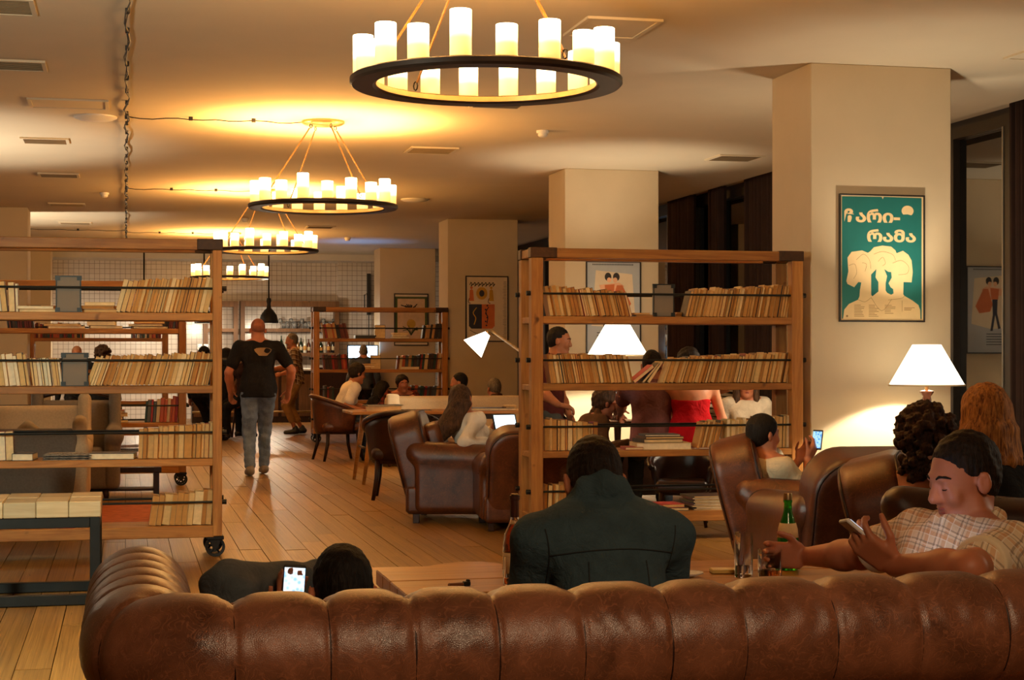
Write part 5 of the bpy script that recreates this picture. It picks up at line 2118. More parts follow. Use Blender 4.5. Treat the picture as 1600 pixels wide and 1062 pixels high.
    if tm is not None:
        S.ell(P - U * .0 * s, vec(.158 * (1.05 if fem else 1), .112, .22) * s * vec(b, b, 1) + ci * 2.0, Bz, .05)
        S.cut(P - U * .085 * s, -U, .006)
        S.ell(P + U * .19 * s, vec(.135 * fw, .095, .14) * s * vec(b, b * 1.05, 1) + ci * 1.3, Bz, .06)
        S.ell(P + U * .35 * s, vec(.155 * fw, .105, .15) * s * vec(b, b, 1) + ci, Bz, .06)
        if fem:
            for sx in (-1, 1):
                S.ell(P + (U * .33 + Rr * sx * .068 + Fd * .085) * s, vec(.058, .05, .058) * s + ci * .8, Bz, .035)
        for sx in (-1, 1):
            sh, el, wr = shL[sx], J['el', sx], J['wr', sx]
            k_ = .90 if fem else 1.06
            if kind != 'tank':
                S.cap(P + U * .40 * s + Rr * sx * sw * .45, sh, .085 * s + ci, .056 * s + ci, .05)
                S.cap(N + hU2 * .0 * s, sh - Rr * sx * .03 * s + U * .01 * s, .044 * s + ci * .6, .05 * s + ci, .04)
        pn = unit(U * .9 + Fd * .30)
        if kind == 'tank':
            S.cut(P + U * (.385 if not hem else hem) * s, unit(U - Fd * .12), .004)
        else:
            S.cut(N + U * .012 * s + Fd * .03 * s - U * (.0 if coll else nk), pn, .006)
        for sx in (-1, 1):
            sh, el, wr = shL[sx], J['el', sx], J['wr', sx]
            k_ = .90 if fem else 1.06
            if kind != 'tank':
                rr0 = .053 * s * k_ * b ** .5
                if kind in ('tee', 'shirt'):
                    S.cap(sh, sh + (el - sh) * .66, rr0 + ci * 1.1, .046 * s * k_ + ci * 1.5, .03)
                else:
                    S.cap(sh, el, rr0 + ci, .040 * s * k_ + ci * 1.2, .03)
                    S.cap(el, el + (wr - el) * (.9 if kind == 'long' else .35), .043 * s * k_ + ci * 1.1, .030 * s * k_ + ci * .9, .02)
        S.wobble(folds, 30 / s, 2.1, (1, 1, .8))
        if coll:
            for sx in (-1, 1):
                pts = [N + (U * .048 * cs - Fd * .070) * s, N + (U * .042 * cs - Fd * .045 + Rr * sx * .056) * s, N + (U * .018 + Fd * .02 + Rr * sx * .068) * s, N + (-U * .028 + Fd * .090 + Rr * sx * .024) * s]
                for a_, b_ in zip(pts[:-1], pts[1:]):
                    S.cap(a_, b_, .017 * s, .015 * s, .014)
                    S.cap(a_ - U * .022 * s, b_ - U * .016 * s, .020 * s, .017 * s, .016)
                    if cs > 1.1:
                        S.cap(a_ - U * .045 * s, b_ - U * .035 * s, .024 * s, .020 * s, .02)
        solid_obj(S, max(vox, .007), {'tee': 't_shirt', 'shirt': 'shirt', 'long': 'long_sleeved_top', 'tank': 'strappy_top'}[kind], tm, t, off)
    if kind == 'shirt' and len(top) > 2:              # turned cuff of a short sleeve
        for sx in (-1, 1):
            sh, el = shL[sx], J['el', sx]
            d = unit(el - sh)
            c0 = sh + (el - sh) * .62
            k_ = 1.06
            ring = Solid()
            ring.cap(c0, c0 + d * .035 * s, .049 * s * k_ + ci * 1.5, .048 * s * k_ + ci * 1.8, .01)
            ring.cut(c0 + d * .038 * s, d)
            ring.cut(c0 - d * .006 * s, -d)
            solid_obj(ring, max(vox, .006), 'cuff', top[2], t, off)
    # hair
    hk, hm = hair[0], hair[1]
    if hm is not None:
        Hs = Solid()
        hv = max(vox * .8, .006)
        th = {'short': .011, 'buzz': .006, 'full': .019, 'long': .014, 'pony': .010, 'curly': .02, 'bald': .003}[hk]
        Hs.ell(hd(0, -.021 if hk in ('short', 'buzz') else -.014, .036), (vec(.073, .094, .086) + vec(.45, .55, 1) * th if hk in ('short', 'buzz') else vec(.073, .094, .086) + th) * s, HR, .02)
        if hk != 'bald':
            Hs.ell(hd(0, -.045, -.015), (vec(.060, .052, .060) + th * .35) * s, HR, .03)
        fr = 1.0
        Hs.cut(hd(0, .080 - {'buzz': .014, 'short': .010}.get(hk, 0), .086 + (.006 if hk == 'short' else 0)), HR @ unit(vec(0, .86, -.51)), .006)
        if hk in ('short', 'buzz', 'full', 'bald'):
            Hs.cut(hd(0, .015, -.042), HR @ unit(vec(0, .40, -.92)), .008)
        if hk == 'pony':
            Hs.cut(hd(0, .015, -.035), HR @ unit(vec(0, .62, -.78)), .008)
            bn = hd(0, -.108, -.048)
            Hs.cap(hd(0, -.075, -.02), bn, .024 * s, .015 * s, .02)
            Hs.cap(bn, hd(0, -.125, -.085), .018 * s, .030 * s, .012)
            Hs.cap(hd(0, -.125, -.085), hd(0, -.112, -.165), .030 * s, .012 * s, .02)
        if hk == 'long':
            L = hair[2] if len(hair) > 2 else .30
            sway = np.array(hair[3], float) if len(hair) > 3 else vec(0, 0, 0)
            rng_ = hair[4] if len(hair) > 4 else 118
            conv = -.03 if len(hair) > 4 else .012
            for ang in np.linspace(-rng_, rng_, 11):
                a_ = math.radians(ang)
                p0 = hd(.070 * math.sin(a_), -.012 - .080 * math.cos(a_), .02)
                p1 = hd(.088 * math.sin(a_), -.02 - .085 * math.cos(a_), -.06)
                out = HR @ vec(math.sin(a_), -math.cos(a_), 0)
                p2 = p1 - u * (L * .55) * s + out * .02 + sway * .5
                p3 = p1 - u * (L - .05) * s + out * conv + sway + vec(0, 0, .02 * math.sin(ang))
                Hs.cap(p0, p1, .026 * s, .028 * s, .02)
                Hs.cap(p1, p2, .028 * s, .029 * s, .02)
                Hs.cap(p2, p3, .029 * s, .013 * s, .02)
            Hs.wobble(.0025, 120, .7, (1, 1, .12))
        if hk == 'curly':
            rg_ = random.Random(4)
            for k in range(190):
                a_, e_ = rg_.uniform(-2.35, 2.35), rg_.uniform(-.95, 1.4)
                rad = .098 + .032 * rg_.random()
                c = hd(rad * math.sin(a_) * math.cos(e_), -.02 - rad * math.cos(a_) * math.cos(e_), .01 + (rad * 1.2 if e_ > 0 else rad * 1.75) * math.sin(e_))
                Hs.ell(c, vec(1, 1, 1) * rg_.uniform(.015, .026) * s, None, .008)
            Hs.wobble(.0045, 170, .4)
        if hk == 'full':
            Hs.wobble(.004, 70, .9)
        if hk in ('short', 'buzz'):
            Hs.wobble(.0018, 150, .9)
        solid_obj(Hs, hv, 'hair', hm, t, off)
    if face:
        for sx in (-1, 1):
            eb = MB().tube([tuple(hd(sx * a_, b_, c_) - off) for a_, b_, c_ in ((.014, .0905, .030), (.026, .0885, .036), (.040, .0775, .033), (.048, .0665, .026))], [.0035, .0048, .004, .002], 6)
            eb.build('eyebrow', hm or HD, t, True)
            ee = MB()
            c = hd(sx * .031, .0785, .0065)
            if eyes == 'down':
                lash = MB().tube([tuple(hd(sx * a_, b_, c_) - off) for a_, b_, c_ in ((.018, .0830, .0015), (.026, .0868, -.0015), (.036, .0855, -.0010), (.045, .0755, .002))], [.001, .0016, .0016, .001], 5)
                lash.build('eyelash', hm or HD, t, True)
                continue
            M4 = Matrix([[*HR[0], 0], [*HR[1], 0], [*HR[2], 0], [0, 0, 0, 1]])
            prof = [(0, .0065 * s), (.006 * s, .0060 * s), (.0105 * s, .002 * s), (.011 * s, -.004 * s)]
            ee.lathe(prof, 14, M=Matrix.Translation(Vector(c - off)) @ M4 @ Matrix.Rotation(-PI / 2, 4, 'X'))
            eo = ee.build('eye', M['eye'], t, True)
            MB().lathe([(0, .0074 * s), (.0048 * s, .0070 * s), (.005 * s, .0056 * s)], 12, M=Matrix.Translation(Vector(c - off)) @ M4 @ Matrix.Rotation(-PI / 2 + .25, 4, 'X')).build('iris', M['iris'], eo, True)
            lid = MB().tube([tuple(hd(sx * a_, b_, c_) - off) for a_, b_, c_ in ((.017, .0810, .010), (.025, .0865, .0125), (.035, .0855, .0130), (.045, .0745, .008))], [.002, .0042, .0042, .002], 6)
            lid.build('eyelid', skin, t, True)
        lp = MB()
        lp.tube([tuple(hd(a_, b_, c_) - off) for a_, b_, c_ in ((-.024, .078, -.060), (-.012, .0895, -.0545), (0, .0925, -.0555), (.012, .0895, -.0545), (.024, .078, -.060))], [.001, .0038, .004, .0038, .001], 6)
        lp.build('lip', M['lip'], t, True)
        lp = MB()
        lp.tube([tuple(hd(a_, b_, c_) - off) for a_, b_, c_ in ((-.022, .078, -.062), (-.010, .0885, -.0660), (.010, .0885, -.0660), (.022, .078, -.062))], [.001, .0046, .0046, .001], 6)
        lp.build('lip', M['lip'], t, True)
        for sx in (-1, 1):
            for (tp, d) in J['hand', sx][0]:
                pass
    J.update(P=P, N=N, Hc=Hc, HR=HR, hd=hd, off=off, t=t, sh=shL, U=U, Fd=Fd, Rr=Rr, f=f)
    return J


W3 = lambda u, v, zc: np.array(at(u, v, zc))
DENIM = fabric('dark_denim', lin(64, 84, 92), .22, .6)
JEANS = fabric('blue_jeans', lin(60, 68, 78), .3, .5)
JEANSL = fabric('faded_jeans', lin(104, 116, 130), .3, .5)
BLACKF = fabric('black_cotton', (.010, .009, .009, 1), .3)
WHITEF = fabric('white_cotton', lin(242, 228, 206), .04)
CREAM = fabric('cream_knit', lin(222, 202, 164), .06)
SHOE = simple('dark_shoe', (.02, .016, .014, 1), .5)

# ---- man in denim jacket, seen from behind
hz = 5.1
neck = W3(937, 786, 5.02)
denim = person('person in dark denim jacket, back turned, bent over the timber table', neck=neck, yaw=-2, lean=24, s=1.04,
               head=(0, 26, 0), vox=.0075, bulk=1.06, hair=('short', HD), top=('long', DENIM), coll=True, bottom=('trousers', JEANS), shoes=SHOE,
               arms={-1: (neck + vec(-.10, .34, -.34), vec(-.45, -.35, -1)), 1: (neck + vec(.12, .34, -.34), vec(.45, -.35, -1))},
               legs={-1: (vec(neck[0] - .2, 5.35, .08), vec(-.2, 1, 1)), 1: (vec(neck[0] + .2, 5.35, .08), vec(.2, 1, 1))}, folds=.0035, neckl=.72, hoff=-.035, shoulder_drop=.045, cs=1.12)
from mathutils.bvhtree import BVHTree


def project(o, pts, d, lift=.001):
    """drop points (parent's space) along d onto a mesh"""
    me = o.data
    tree = BVHTree.FromPolygons([v.co for v in me.vertices], [tuple(p.vertices) for p in me.polygons])
    d = Vector(d)
    out = []
    for p in pts:
        hit = tree.ray_cast(Vector(p) - d * 1.5, d)
        if hit[0] is not None:
            out.append(hit[0] + hit[1] * lift)
    return out


# yoke, side and armhole seams of the jacket
jk = [c for c in denim['t'].children if c.name.startswith('long_sleeved_top')][0]
jk.name = 'denim_jacket'
T0 = np.array(denim['off'])
n0 = denim['N'] - T0
seam_m = simple('denim_thread', lin(38, 46, 48), .8)
lines = [[(n0[0] + a, n0[1], n0[2] - .135 + .02 * math.cos(a * 9)) for a in np.linspace(-.185, .185, 24)]]
for sx in (-1, 1):
    lines.append([(n0[0] + sx * (.198 - .02 * math.sin(b * 2.6)), n0[1], n0[2] - .06 - .30 * b) for b in np.linspace(0, 1, 20)])
    lines.append([(n0[0] + sx * (.085 + .012 * b), n0[1], n0[2] - .15 - .30 * b) for b in np.linspace(0, 1, 20)])
for L_ in lines:
    pj = project(jk, L_, (0, 1, 0))
    if len(pj) > 4:
        MB().tube(pj, .0022, 5).build('seam', seam_m, jk, True)

# ---- man in plaid shirt with phone
PLAID = plaid('plaid_cotton', lin(224, 200, 164), [(.060, .20, lin(206, 140, 84), .50, .1), (.060, .08, lin(120, 96, 84), .55, .55), (.030, .10, lin(236, 222, 200), .7, .3), (.060, .05, lin(96, 84, 84), .5, .78)], diag=(.65, .0, .76), diag2=(-.72, .62, .12))
nk = W3(1516, 816, 4.95)
ph = W3(1352, 856, 4.78)
gl = W3(1203, 880, 5.63)
plaidman = person('person in pale plaid shirt reclining on the sofa, reading a phone, hand on a tumbler', neck=nk, yaw=262, lean=-24, s=1.07,
                  head=(263, 16, 0), vox=.0062, bulk=1.14, hair=('short', HD), face=True, top=('shirt', PLAID, M['paper']), coll=True, bottom=('trousers', JEANS),
                  shoes=SHOE, skin=SK, nose=1.18, hoff=.0, jowl=True, eyes='down',
                  arms={-1: (W3(1398, 884, 4.72), vec(1, -.75, .15), vec(-.75, .1, .55), vec(.5, .7, .5)),
                        1: (gl + vec(.108, .060, .005), vec(.5, .3, -1), vec(-1, .05, .08), vec(-.05, -1, 0))},
                  legs={-1: (nk + vec(-.95, .35, -.80), vec(-.6, .3, 1)), 1: (nk + vec(-.85, .55, -.80), vec(-.6, .4, 1))}, curl=(.72, .50), folds=.0045)

# ---- slouching person with the bright phone
slouch = person('person in charcoal jeans slouched low on the chesterfield, holding a bright phone', neck=W3(536, 990, 4.28), yaw=-4, lean=-52, s=.96, head=(-6, 18, 0), vox=.009,
                hair=('short', HB), top=('long', BLACKF), bottom=('trousers', fabric('charcoal_jeans', lin(84, 90, 92), .3, .5)), shoes=SHOE,
                arms={-1: (W3(452, 984, 4.62), vec(-1, -.4, -.6), vec(.05, .25, 1), vec(.2, -.95, .1)), 1: (W3(520, 960, 4.7), vec(1, -.3, -.4))},
                legs={-1: (W3(505, 905, 4.95), vec(-.8, .1, 2.2)), 1: (vec(.70, 5.02, .10), vec(.2, 1, .8))}, curl=(.35, .4))
# ================================================================== seated women in the club chairs
nk = W3(1192, 712, 9.62)
hp = W3(1268, 700, 9.75)
person('person in cream knit top sitting in a club chair, holding up a blue-lit phone', neck=nk, yaw=78, lean=-26, s=.95, fem=True, head=(76, 4, 0), vox=.009,
       hair=('pony', HB), top=('tee', CREAM), bottom=('trousers', JEANS), shoes=SHOE, nk=.022,
       arms={1: (hp + vec(-.05, -.06, -.06), vec(-.2, -.6, -1), vec(.6, .2, .9), vec(-.6, .8, .2)), -1: (hp + vec(-.04, .10, -.08), vec(-.2, .6, -1), vec(.5, -.2, .8), vec(-.3, -.9, .2))})
nk = W3(1446, 735, 7.05)
person('bare-shouldered person seated between the lamp and the plaid shirt', neck=nk, yaw=62, lean=-8, s=.95, fem=True, head=(70, 6, 0), vox=.0095,
       hair=('curly', hairmat('curly_dark_hair', (.012, .006, .004, 1), (.07, .03, .013, 1))), top=('tank', BLACKF), bottom=('trousers', JEANS), shoes=SHOE, skin=SK)
nk = W3(1546, 700, 6.75)
person('person in long-sleeved black top, back turned, by the mirrored window', neck=nk, yaw=-12, lean=6, s=1.0, fem=True, head=(-18, 6, 0), vox=.0095, bulk=1.12,
       hair=('long', HBL, .24), top=('long', BLACKF), bottom=('trousers', JEANS), shoes=SHOE)
nk = W3(724, 648, 13.55)
person('person in white blouse sitting sideways in the central club chair', neck=nk, yaw=64, lean=-14, side=-8, s=.97, fem=True, head=(40, 14, -14), vox=.011,
       hair=('long', HBR, .34, (-.20, -.03, 0), 62), top=('long', WHITEF), bottom=('trousers', JEANS), shoes=SHOE,
       arms={1: (W3(762, 690, 13.4), vec(-.2, -.6, -1)), -1: (W3(770, 668, 13.7), vec(0, .5, -1))})
# ---- round the work table
nk = W3(552, 599, 21.5)
person('person in white t-shirt leaning over the work table', neck=nk, yaw=84, lean=24, s=1.02, head=(78, 12, 0), vox=.014, hair=('full', HD), top=('tee', WHITEF), bottom=('trousers', JEANS),
       shoes=SHOE, skin=SK2, arms={1: (W3(572, 643, 21.2), vec(-.4, -.4, -1)), -1: (W3(585, 640, 21.9), vec(-.2, .4, -1))})
DRED = plaid('dark_red_plaid', lin(58, 22, 18), [(.06, .4, lin(120, 40, 28), .7, 0), (.06, .15, lin(30, 24, 24), .8, .5)])
nk = W3(628, 613, 22.0)
person('person in dark red plaid facing forward across the cream sofa', neck=nk, yaw=172, lean=22, s=.92, head=(168, 8, 6), vox=.013, hair=('full', HD), top=('long', DRED), bottom=('trousers', JEANS), shoes=SHOE,
       skin=SK, arms={-1: (W3(652, 632, 21.6), vec(.6, 0, -1), vec(-.5, 0, .8), vec(-.4, .8, 0)), 1: (W3(604, 660, 21.8), vec(-.6, 0, -1))}, face=True)
nk = W3(590, 620, 24.2)
person('person in black bowed low beside the far bookcase', neck=nk, yaw=96, lean=24, s=.95, fem=True, head=(92, 26, 0), vox=.015, hair=('long', HB, .14), top=('long', BLACKF), bottom=('trousers', JEANS), shoes=SHOE)
nk = W3(720, 614, 21.3)
BLUEP = plaid('light_blue_print', lin(150, 176, 184), [(.05, .3, lin(60, 84, 100), .6, 0)])
person('person in dark top looking sideways behind the white blouse', neck=nk, yaw=285, lean=4, s=1.0, head=(280, 4, 0), vox=.013, hair=('short', HB), top=('long', BLACKF), bottom=('trousers', JEANS), shoes=SHOE, skin=SK2)
nk = W3(775, 623, 22.4)
person('person in brown jacket with back turned, behind the cream sofa', neck=nk, yaw=-8, lean=12, s=1.08, head=(-20, 16, 0), vox=.014, bulk=1.15, hair=('short', HG), top=('long', fabric('brown_wool', lin(92, 62, 42))), bottom=('trousers', JEANS), shoes=SHOE, coll=True)

# ---- walking man in the aisle and man at the bar
gx_, gy_, _ = gpos(404, 18.6)
person('person in black t-shirt and faded jeans walking away down the aisle', pelvis=(gx_, gy_, .945), yaw=-4, lean=3, s=1.04, head=(-4, 4, 0), vox=.011, bulk=1.12, hair=('bald', fabric('stubble', lin(150, 92, 66))),
       top=('tee', BLACKF), bottom=('jeans', JEANSL), shoes=simple('grey_trainer', lin(120, 104, 84), .7),
       arms={1: (vec(gx_ + .34, gy_ + .12, .93), vec(.8, -1, 0)), -1: (vec(gx_ - .30, gy_ + .12, .92), vec(-.6, -1, 0))},
       legs={-1: (vec(gx_ - .10, gy_ - .10, .09), vec(0, 1, .2)), 1: (vec(gx_ + .08, gy_ + .24, .09), vec(0, 1, .2))})
wk = [o for o in bpy.data.objects if o.get('label', '').startswith('person in black t-shirt and')][0]
sh_ = [c for c in wk.children if c.name.startswith('t_shirt')][0]
pt = MB()
q = [(.04 + .085 * math.cos(a) * (1 + .25 * math.sin(3 * a)), -.4, 1.36 + .055 * math.sin(a) * (1 + .2 * math.cos(2 * a))) for a in np.linspace(0, 2 * PI, 17)[:-1]]
pj = project(sh_, q + [(.04, -.4, 1.36)], (0, 1, 0), .003)
if len(pj) == 17:
    pt.add([tuple(p) for p in pj], [(i, (i + 1) % 16, 16) for i in range(16)])
    pt.build('shirt_print', simple('pale_print_ink', lin(150, 120, 84), .9), sh_)
gx_, gy_, _ = gpos(462, 28.6)
KHAKI = fabric('khaki_cotton', lin(168, 128, 78))
BPL = plaid('brown_plaid', lin(150, 120, 84), [(.07, .42, lin(84, 50, 32), .75, 0), (.07, .12, lin(214, 196, 160), .7, .6)], diag=(.5, .9, 0))
person('person standing at the bar in brown plaid shirt and khaki cropped trousers', pelvis=(gx_, gy_, .93), yaw=270, lean=4, s=1.03, head=(268, 8, 0), vox=.014, bulk=1.12, hair=('buzz', HG), top=('shirt', BPL), bottom=('cropped_trousers', KHAKI, .62), shoes=SHOE, skin=SK2,
       arms={-1: (vec(gx_ - .26, gy_ - .16, 1.02), vec(.8, -.4, -.6)), 1: (vec(gx_ - .40, gy_ + .12, 1.10), vec(.5, .5, -1))},
       legs={-1: (vec(gx_ - .02, gy_ - .13, .09), vec(-1, 0, .2)), 1: (vec(gx_ + .12, gy_ + .12, .09), vec(-1, 0, .2))})
for (u, v, zc_, yw, hr_, lb, tp) in ((352, 568, 27.4, 60, ('long', HB, .16), 'person in black seated at the bar beside the bookcase post', BLACKF),
                                     (380, 565, 27.2, 250, ('long', hairmat('ash_hair', lin(110, 84, 60), lin(190, 160, 124)), .10), 'person in dark brown top seated at the bar behind the walking one', fabric('dark_brown_top', lin(52, 30, 22)))):
    person(lb, neck=W3(u, v, zc_), yaw=yw, lean=6, s=1.0, fem=True, head=(None, 6, 0), vox=.016, hair=hr_, top=('tee', tp), bottom=('trousers', BLACKF), shoes=SHOE, skin=SK2)
nk = W3(568, 560, 31.2)
person('person in slate shirt silhouetted against the glowing monitor', neck=nk, yaw=6, lean=8, s=1.0, head=(2, 6, 0), vox=.016, hair=('short', HG), top=('long', fabric('slate_shirt', lin(70, 76, 86))), bottom=('trousers', BLACKF), shoes=SHOE)
# heads seen between book rows
nk = W3(120, 566, 27.0)
person('seated person facing forward, head between book rows above the grey card', neck=nk, yaw=176, lean=6, s=1.05, head=(180, 4, 0), vox=.016, hair=('bald', fabric('stubble_pale', lin(160, 110, 80))), top=('long', BLACKF), bottom=('trousers', BLACKF), shoes=SHOE, skin=SK2)
nk = W3(160, 568, 26.6)
person('seated person turned away, head just beside the middle grey card', neck=nk, yaw=20, lean=6, s=1.0, fem=True, head=(20, 6, 0), vox=.016, hair=('curly', HBR), top=('long', BLACKF), bottom=('trousers', BLACKF), shoes=SHOE)
nk = W3(318, 566, 26.0)
person('seated person whose head shows against the end post of the aisle bookcase', neck=nk, yaw=30, lean=6, s=.95, fem=True, head=(30, 8, 0), vox=.016, hair=('full', HB), top=('long', BLACKF), bottom=('trousers', BLACKF), shoes=SHOE)

# ---- group behind the poster-column bookcase
nk = W3(868, 556, 14.9)
person('person in maroon t-shirt perched above the books, hand resting forward', neck=nk, yaw=112, lean=8, s=1.02, head=(112, 8, 0), vox=.010, hair=('buzz', HB), top=('tee', fabric('maroon_cotton', lin(84, 34, 28))), bottom=('trousers', fabric('grey_jeans', lin(74, 72, 66))),
       shoes=SHOE, skin=SK2, face=True, arms={1: (W3(872, 632, 14.4), vec(-.4, -.5, -1), vec(.95, -.1, -.2), vec(0, .2, -1)), -1: (W3(890, 650, 14.9), vec(0, .5, -1))})
nk = W3(934, 652, 14.1)
person('person in brown jacket leaning forward behind the denim jacket', neck=nk, yaw=84, lean=34, s=.98, fem=True, head=(86, 14, 0), vox=.011, hair=('full', HBR), top=('long', fabric('brown_jacket', lin(98, 68, 42))), bottom=('trousers', BLACKF), shoes=SHOE, skin=SK, coll=True,
       arms={1: (W3(985, 690, 13.9), vec(-.3, -.4, -1)), -1: (W3(985, 690, 14.3), vec(0, .4, -1))})
nk = W3(1018, 596, 13.75)
person('person in dark purple t-shirt, back turned, beside the red top', neck=nk, yaw=14, lean=8, s=1.0, head=(30, 10, 0), vox=.011, bulk=1.05, hair=('short', HD), top=('tee', fabric('purple_cotton', lin(128, 84, 84))), bottom=('trousers', JEANS), shoes=SHOE, skin=SK,
       arms={-1: (W3(968, 650, 14.3), vec(-.8, -.2, -.6)), 1: (W3(1030, 690, 14.2), vec(.6, -.3, -.8))})
RED = fabric('red_jersey', lin(206, 20, 30), .08)
nk = W3(1078, 592, 13.7)
person('person in bright red strappy top, back turned behind the books', neck=nk, yaw=6, lean=6, s=1.0, fem=True, head=(0, 12, 0), vox=.010, bulk=1.12, hair=('full', HD), top=('tank', RED), bottom=('trousers', JEANS), shoes=SHOE, skin=skinmat('fair_skin', lin(226, 160, 124)), hem=.335,
       arms={1: (W3(1108, 690, 13.9), vec(.6, -.3, -.8)), -1: (W3(1046, 690, 14.1), vec(-.6, -.2, -.8))})
nk = W3(1118, 612, 15.4)
STR = plaid('striped_jersey', lin(30, 26, 24), [(.045, .45, lin(210, 196, 176), .9, 0)], diag=(0, 0, 1))
person('person in dark striped jersey beyond the red top', neck=nk, yaw=190, lean=0, s=.95, fem=True, head=(200, 8, 0), vox=.013, hair=('full', HD), top=('long', STR), bottom=('trousers', JEANS), shoes=SHOE)
nk = W3(1166, 622, 15.0)
person('person in white cardigan facing forward beside the red top', neck=nk, yaw=196, lean=2, s=.97, fem=True, head=(196, 8, 0), vox=.011, hair=('long', HBR, .26), top=('long', fabric('white_cardigan', lin(208, 192, 168))), bottom=('trousers', JEANS), shoes=SHOE, face=True)
# ================================================================== things on the low table
def glassmat(name, c=(1, 1, 1, 1), rough=.0, ior=1.45):
    t = NT(name)
    t.base(c)
    t.b.inputs['Transmission Weight'].default_value = 1.0
    t.b.inputs['IOR'].default_value = ior
    return t.done(rough)


M['glass'] = glassmat('clear_glass')
M['green_glass'] = glassmat('green_glass', lin(70, 196, 64))
M['green_glass'].node_tree.nodes['Principled BSDF'].inputs['Transmission Weight'].default_value = .8
M['cognac'] = glassmat('cognac', lin(206, 106, 30), ior=1.36)
M['water'] = glassmat('water', (1, 1, 1, 1), ior=1.33)
TT = TZ + .0005


def on_table(u, v, z=TT):
    zc = (H - z) * F / (v - V0)
    return at(u, v, zc)


def tumbler(label, u, v, r, h, fill, lm, grp=None):
    p = on_table(u, v)
    t = thing('drinking_glass', label, 'glass', p, 0, grp)
    MB().lathe([(0, 0), (r * .94, 0), (r, .006), (r, h), (r - .0022, h), (r - .0022, .012), (0, .012)], 28).build('glass_wall', M['glass'], t, 40)
    if fill:
        MB().lathe([(0, .0125), (r - .0026, .0125), (r - .0026, fill), (0, fill)], 28).build('drink', lm, t, 40)
    return t


tumbler('tall clear glass with a little water on the table before the club chairs', 1162, 901, .031, .150, .040, M['water'])
tumbler('squat tumbler of amber drink held by the plaid-shirt man', 1203, 906, .040, .102, .036, M['cognac'])
tumbler('small tall shot glass beside the cognac bottle', 796, 917, .020, .098, .03, M['cognac'])
p = on_table(1231, 889)
t = thing('water_bottle', 'green glass water bottle with pale label beside the tumblers', 'bottle', p)
MB().lathe([(0, 0), (.034, 0), (.037, .006), (.037, .105), (.033, .14), (.020, .185), (.0145, .205), (.0135, .232), (.0155, .234), (.0155, .242), (.011, .242), (.010, .205), (.029, .14), (.0335, .105), (.0335, .008), (0, .006)], 28).build('bottle_glass', M['green_glass'], t, 50)
MB().lathe([(.0372, .112), (.0340, .142), (.0286, .162)], 28).build('label', PAGES[2], t, True)
MB().lathe([(0, .266), (.0145, .266), (.0155, .262), (.0155, .2425), (0, .2425)], 18).build('cap', M['brass'], t, 40)
p = on_table(804, 903)
t = thing('cognac_bottle', 'clear cognac bottle of amber spirit, dark capsule and round seal', 'bottle', p)
prof = [(0, 0), (.036, 0), (.040, .008), (.040, .115), (.034, .150), (.019, .182), (.0145, .20), (.0140, .262), (.0165, .264), (.0165, .276), (.0120, .276), (.0120, .20), (.031, .15), (.0365, .115), (.0365, .010), (0, .008)]
MB().lathe(prof, 28).build('bottle_glass', M['glass'], t, 50)
MB().lathe([(0, .0105), (.036, .0105), (.0362, .115), (.0308, .149), (.0165, .18), (0, .18)], 28).build('spirit', M['cognac'], t, 50)
MB().lathe([(.0148, .205), (.0148, .262), (.0172, .2635), (.0172, .277), (0, .278)], 20).build('capsule', simple('capsule_foil', lin(70, 34, 22), .35), t, 40)
MB().lathe([(0, .2782), (.0135, .2782), (.012, .283), (0, .284)], 16).build('stopper', M['brass'], t, True)
MB().lathe([(.0406, .03), (.0406, .088)], 28).build('label', PAGES[2], t, True)
sm = MB().lathe([(.016, 0), (.014, .002), (0, .003)], 20, M=Matrix.Translation((.008, -.0345, .140)) @ Matrix.Rotation(PI / 2 + .25, 4, 'X'))
so = sm.build('round_seal', M['brass'], t, True)
MB().lathe([(.011, .0032), (0, .0036)], 18, M=Matrix.Translation((.008, -.0345, .140)) @ Matrix.Rotation(PI / 2 + .25, 4, 'X')).build('seal_centre', simple('seal_red', lin(110, 30, 24), .4), so)

# lighter, paper, card packet, napkin, saucer
p = on_table(716, 916)
t = thing('lighter', 'dark lighter lying on the planked table before the denim man', 'lighter', p, .3)
MB().box(-.035, .018, -.010, .010, 0, .013, .004).build('body', simple('lighter_plastic', lin(120, 70, 40), .3), t)
MB().box(.018, .042, -.010, .010, 0, .015, .003).build('hood', M['steel'], t)
MB().tube([(.036, -.006, .016), (.036, .006, .016)], .005, 10).build('wheel', M['iron'], t)
p = on_table(1070, 901)
t = thing('saucer', 'white saucer peeping out beside the denim man', 'saucer', p)
MB().lathe([(0, .002), (.03, .0), (.035, .004), (.062, .013), (.060, .0155), (.034, .008), (0, .006)], 28).build('dish', M['white'], t, True)
MB().lathe([(.059, .0145), (.063, .0145), (.063, .0165), (.059, .0165)], 28, closed=True).build('rim', M['white'], t, True)
p = on_table(1135, 894)
t = thing('card_packet', 'yellow-edged packet lying by the tall clear glass', 'packet', p, -.2)
MB().box(-.055, .055, -.035, .035, 0, .012, .002).build('box', simple('packet_card', lin(206, 176, 90), .6), t)
MB().box(-.05, .05, -.03, .03, .0122, .0135).build('flap', PAGES[5], t)
p = on_table(1212, 915)
t = thing('paper_napkin', 'crumpled paper napkin with red stripes under the tumbler hand', 'napkin', p)
mb = MB()
mb.grid(lambda a, b: ((a - .5) * .17, (b - .5) * .10, .004 + .012 * abs(math.sin(6 * a + 3 * b)) * min(1, 4 * min(a, 1 - a)) + .006 * math.sin(11 * b + 5 * a) ** 2), 22, 14)
o = mb.build('paper', M['paper'], t, True)
md = o.modifiers.new('thick', 'SOLIDIFY')
md.thickness = .002
mb = MB()
for k in range(4):
    mb.box(-.06 + .02 * k, -.052 + .02 * k, -.02, .02, .016, .018)
so = mb.build('printed_stripes', simple('napkin_print', lin(190, 80, 50), .8), t)
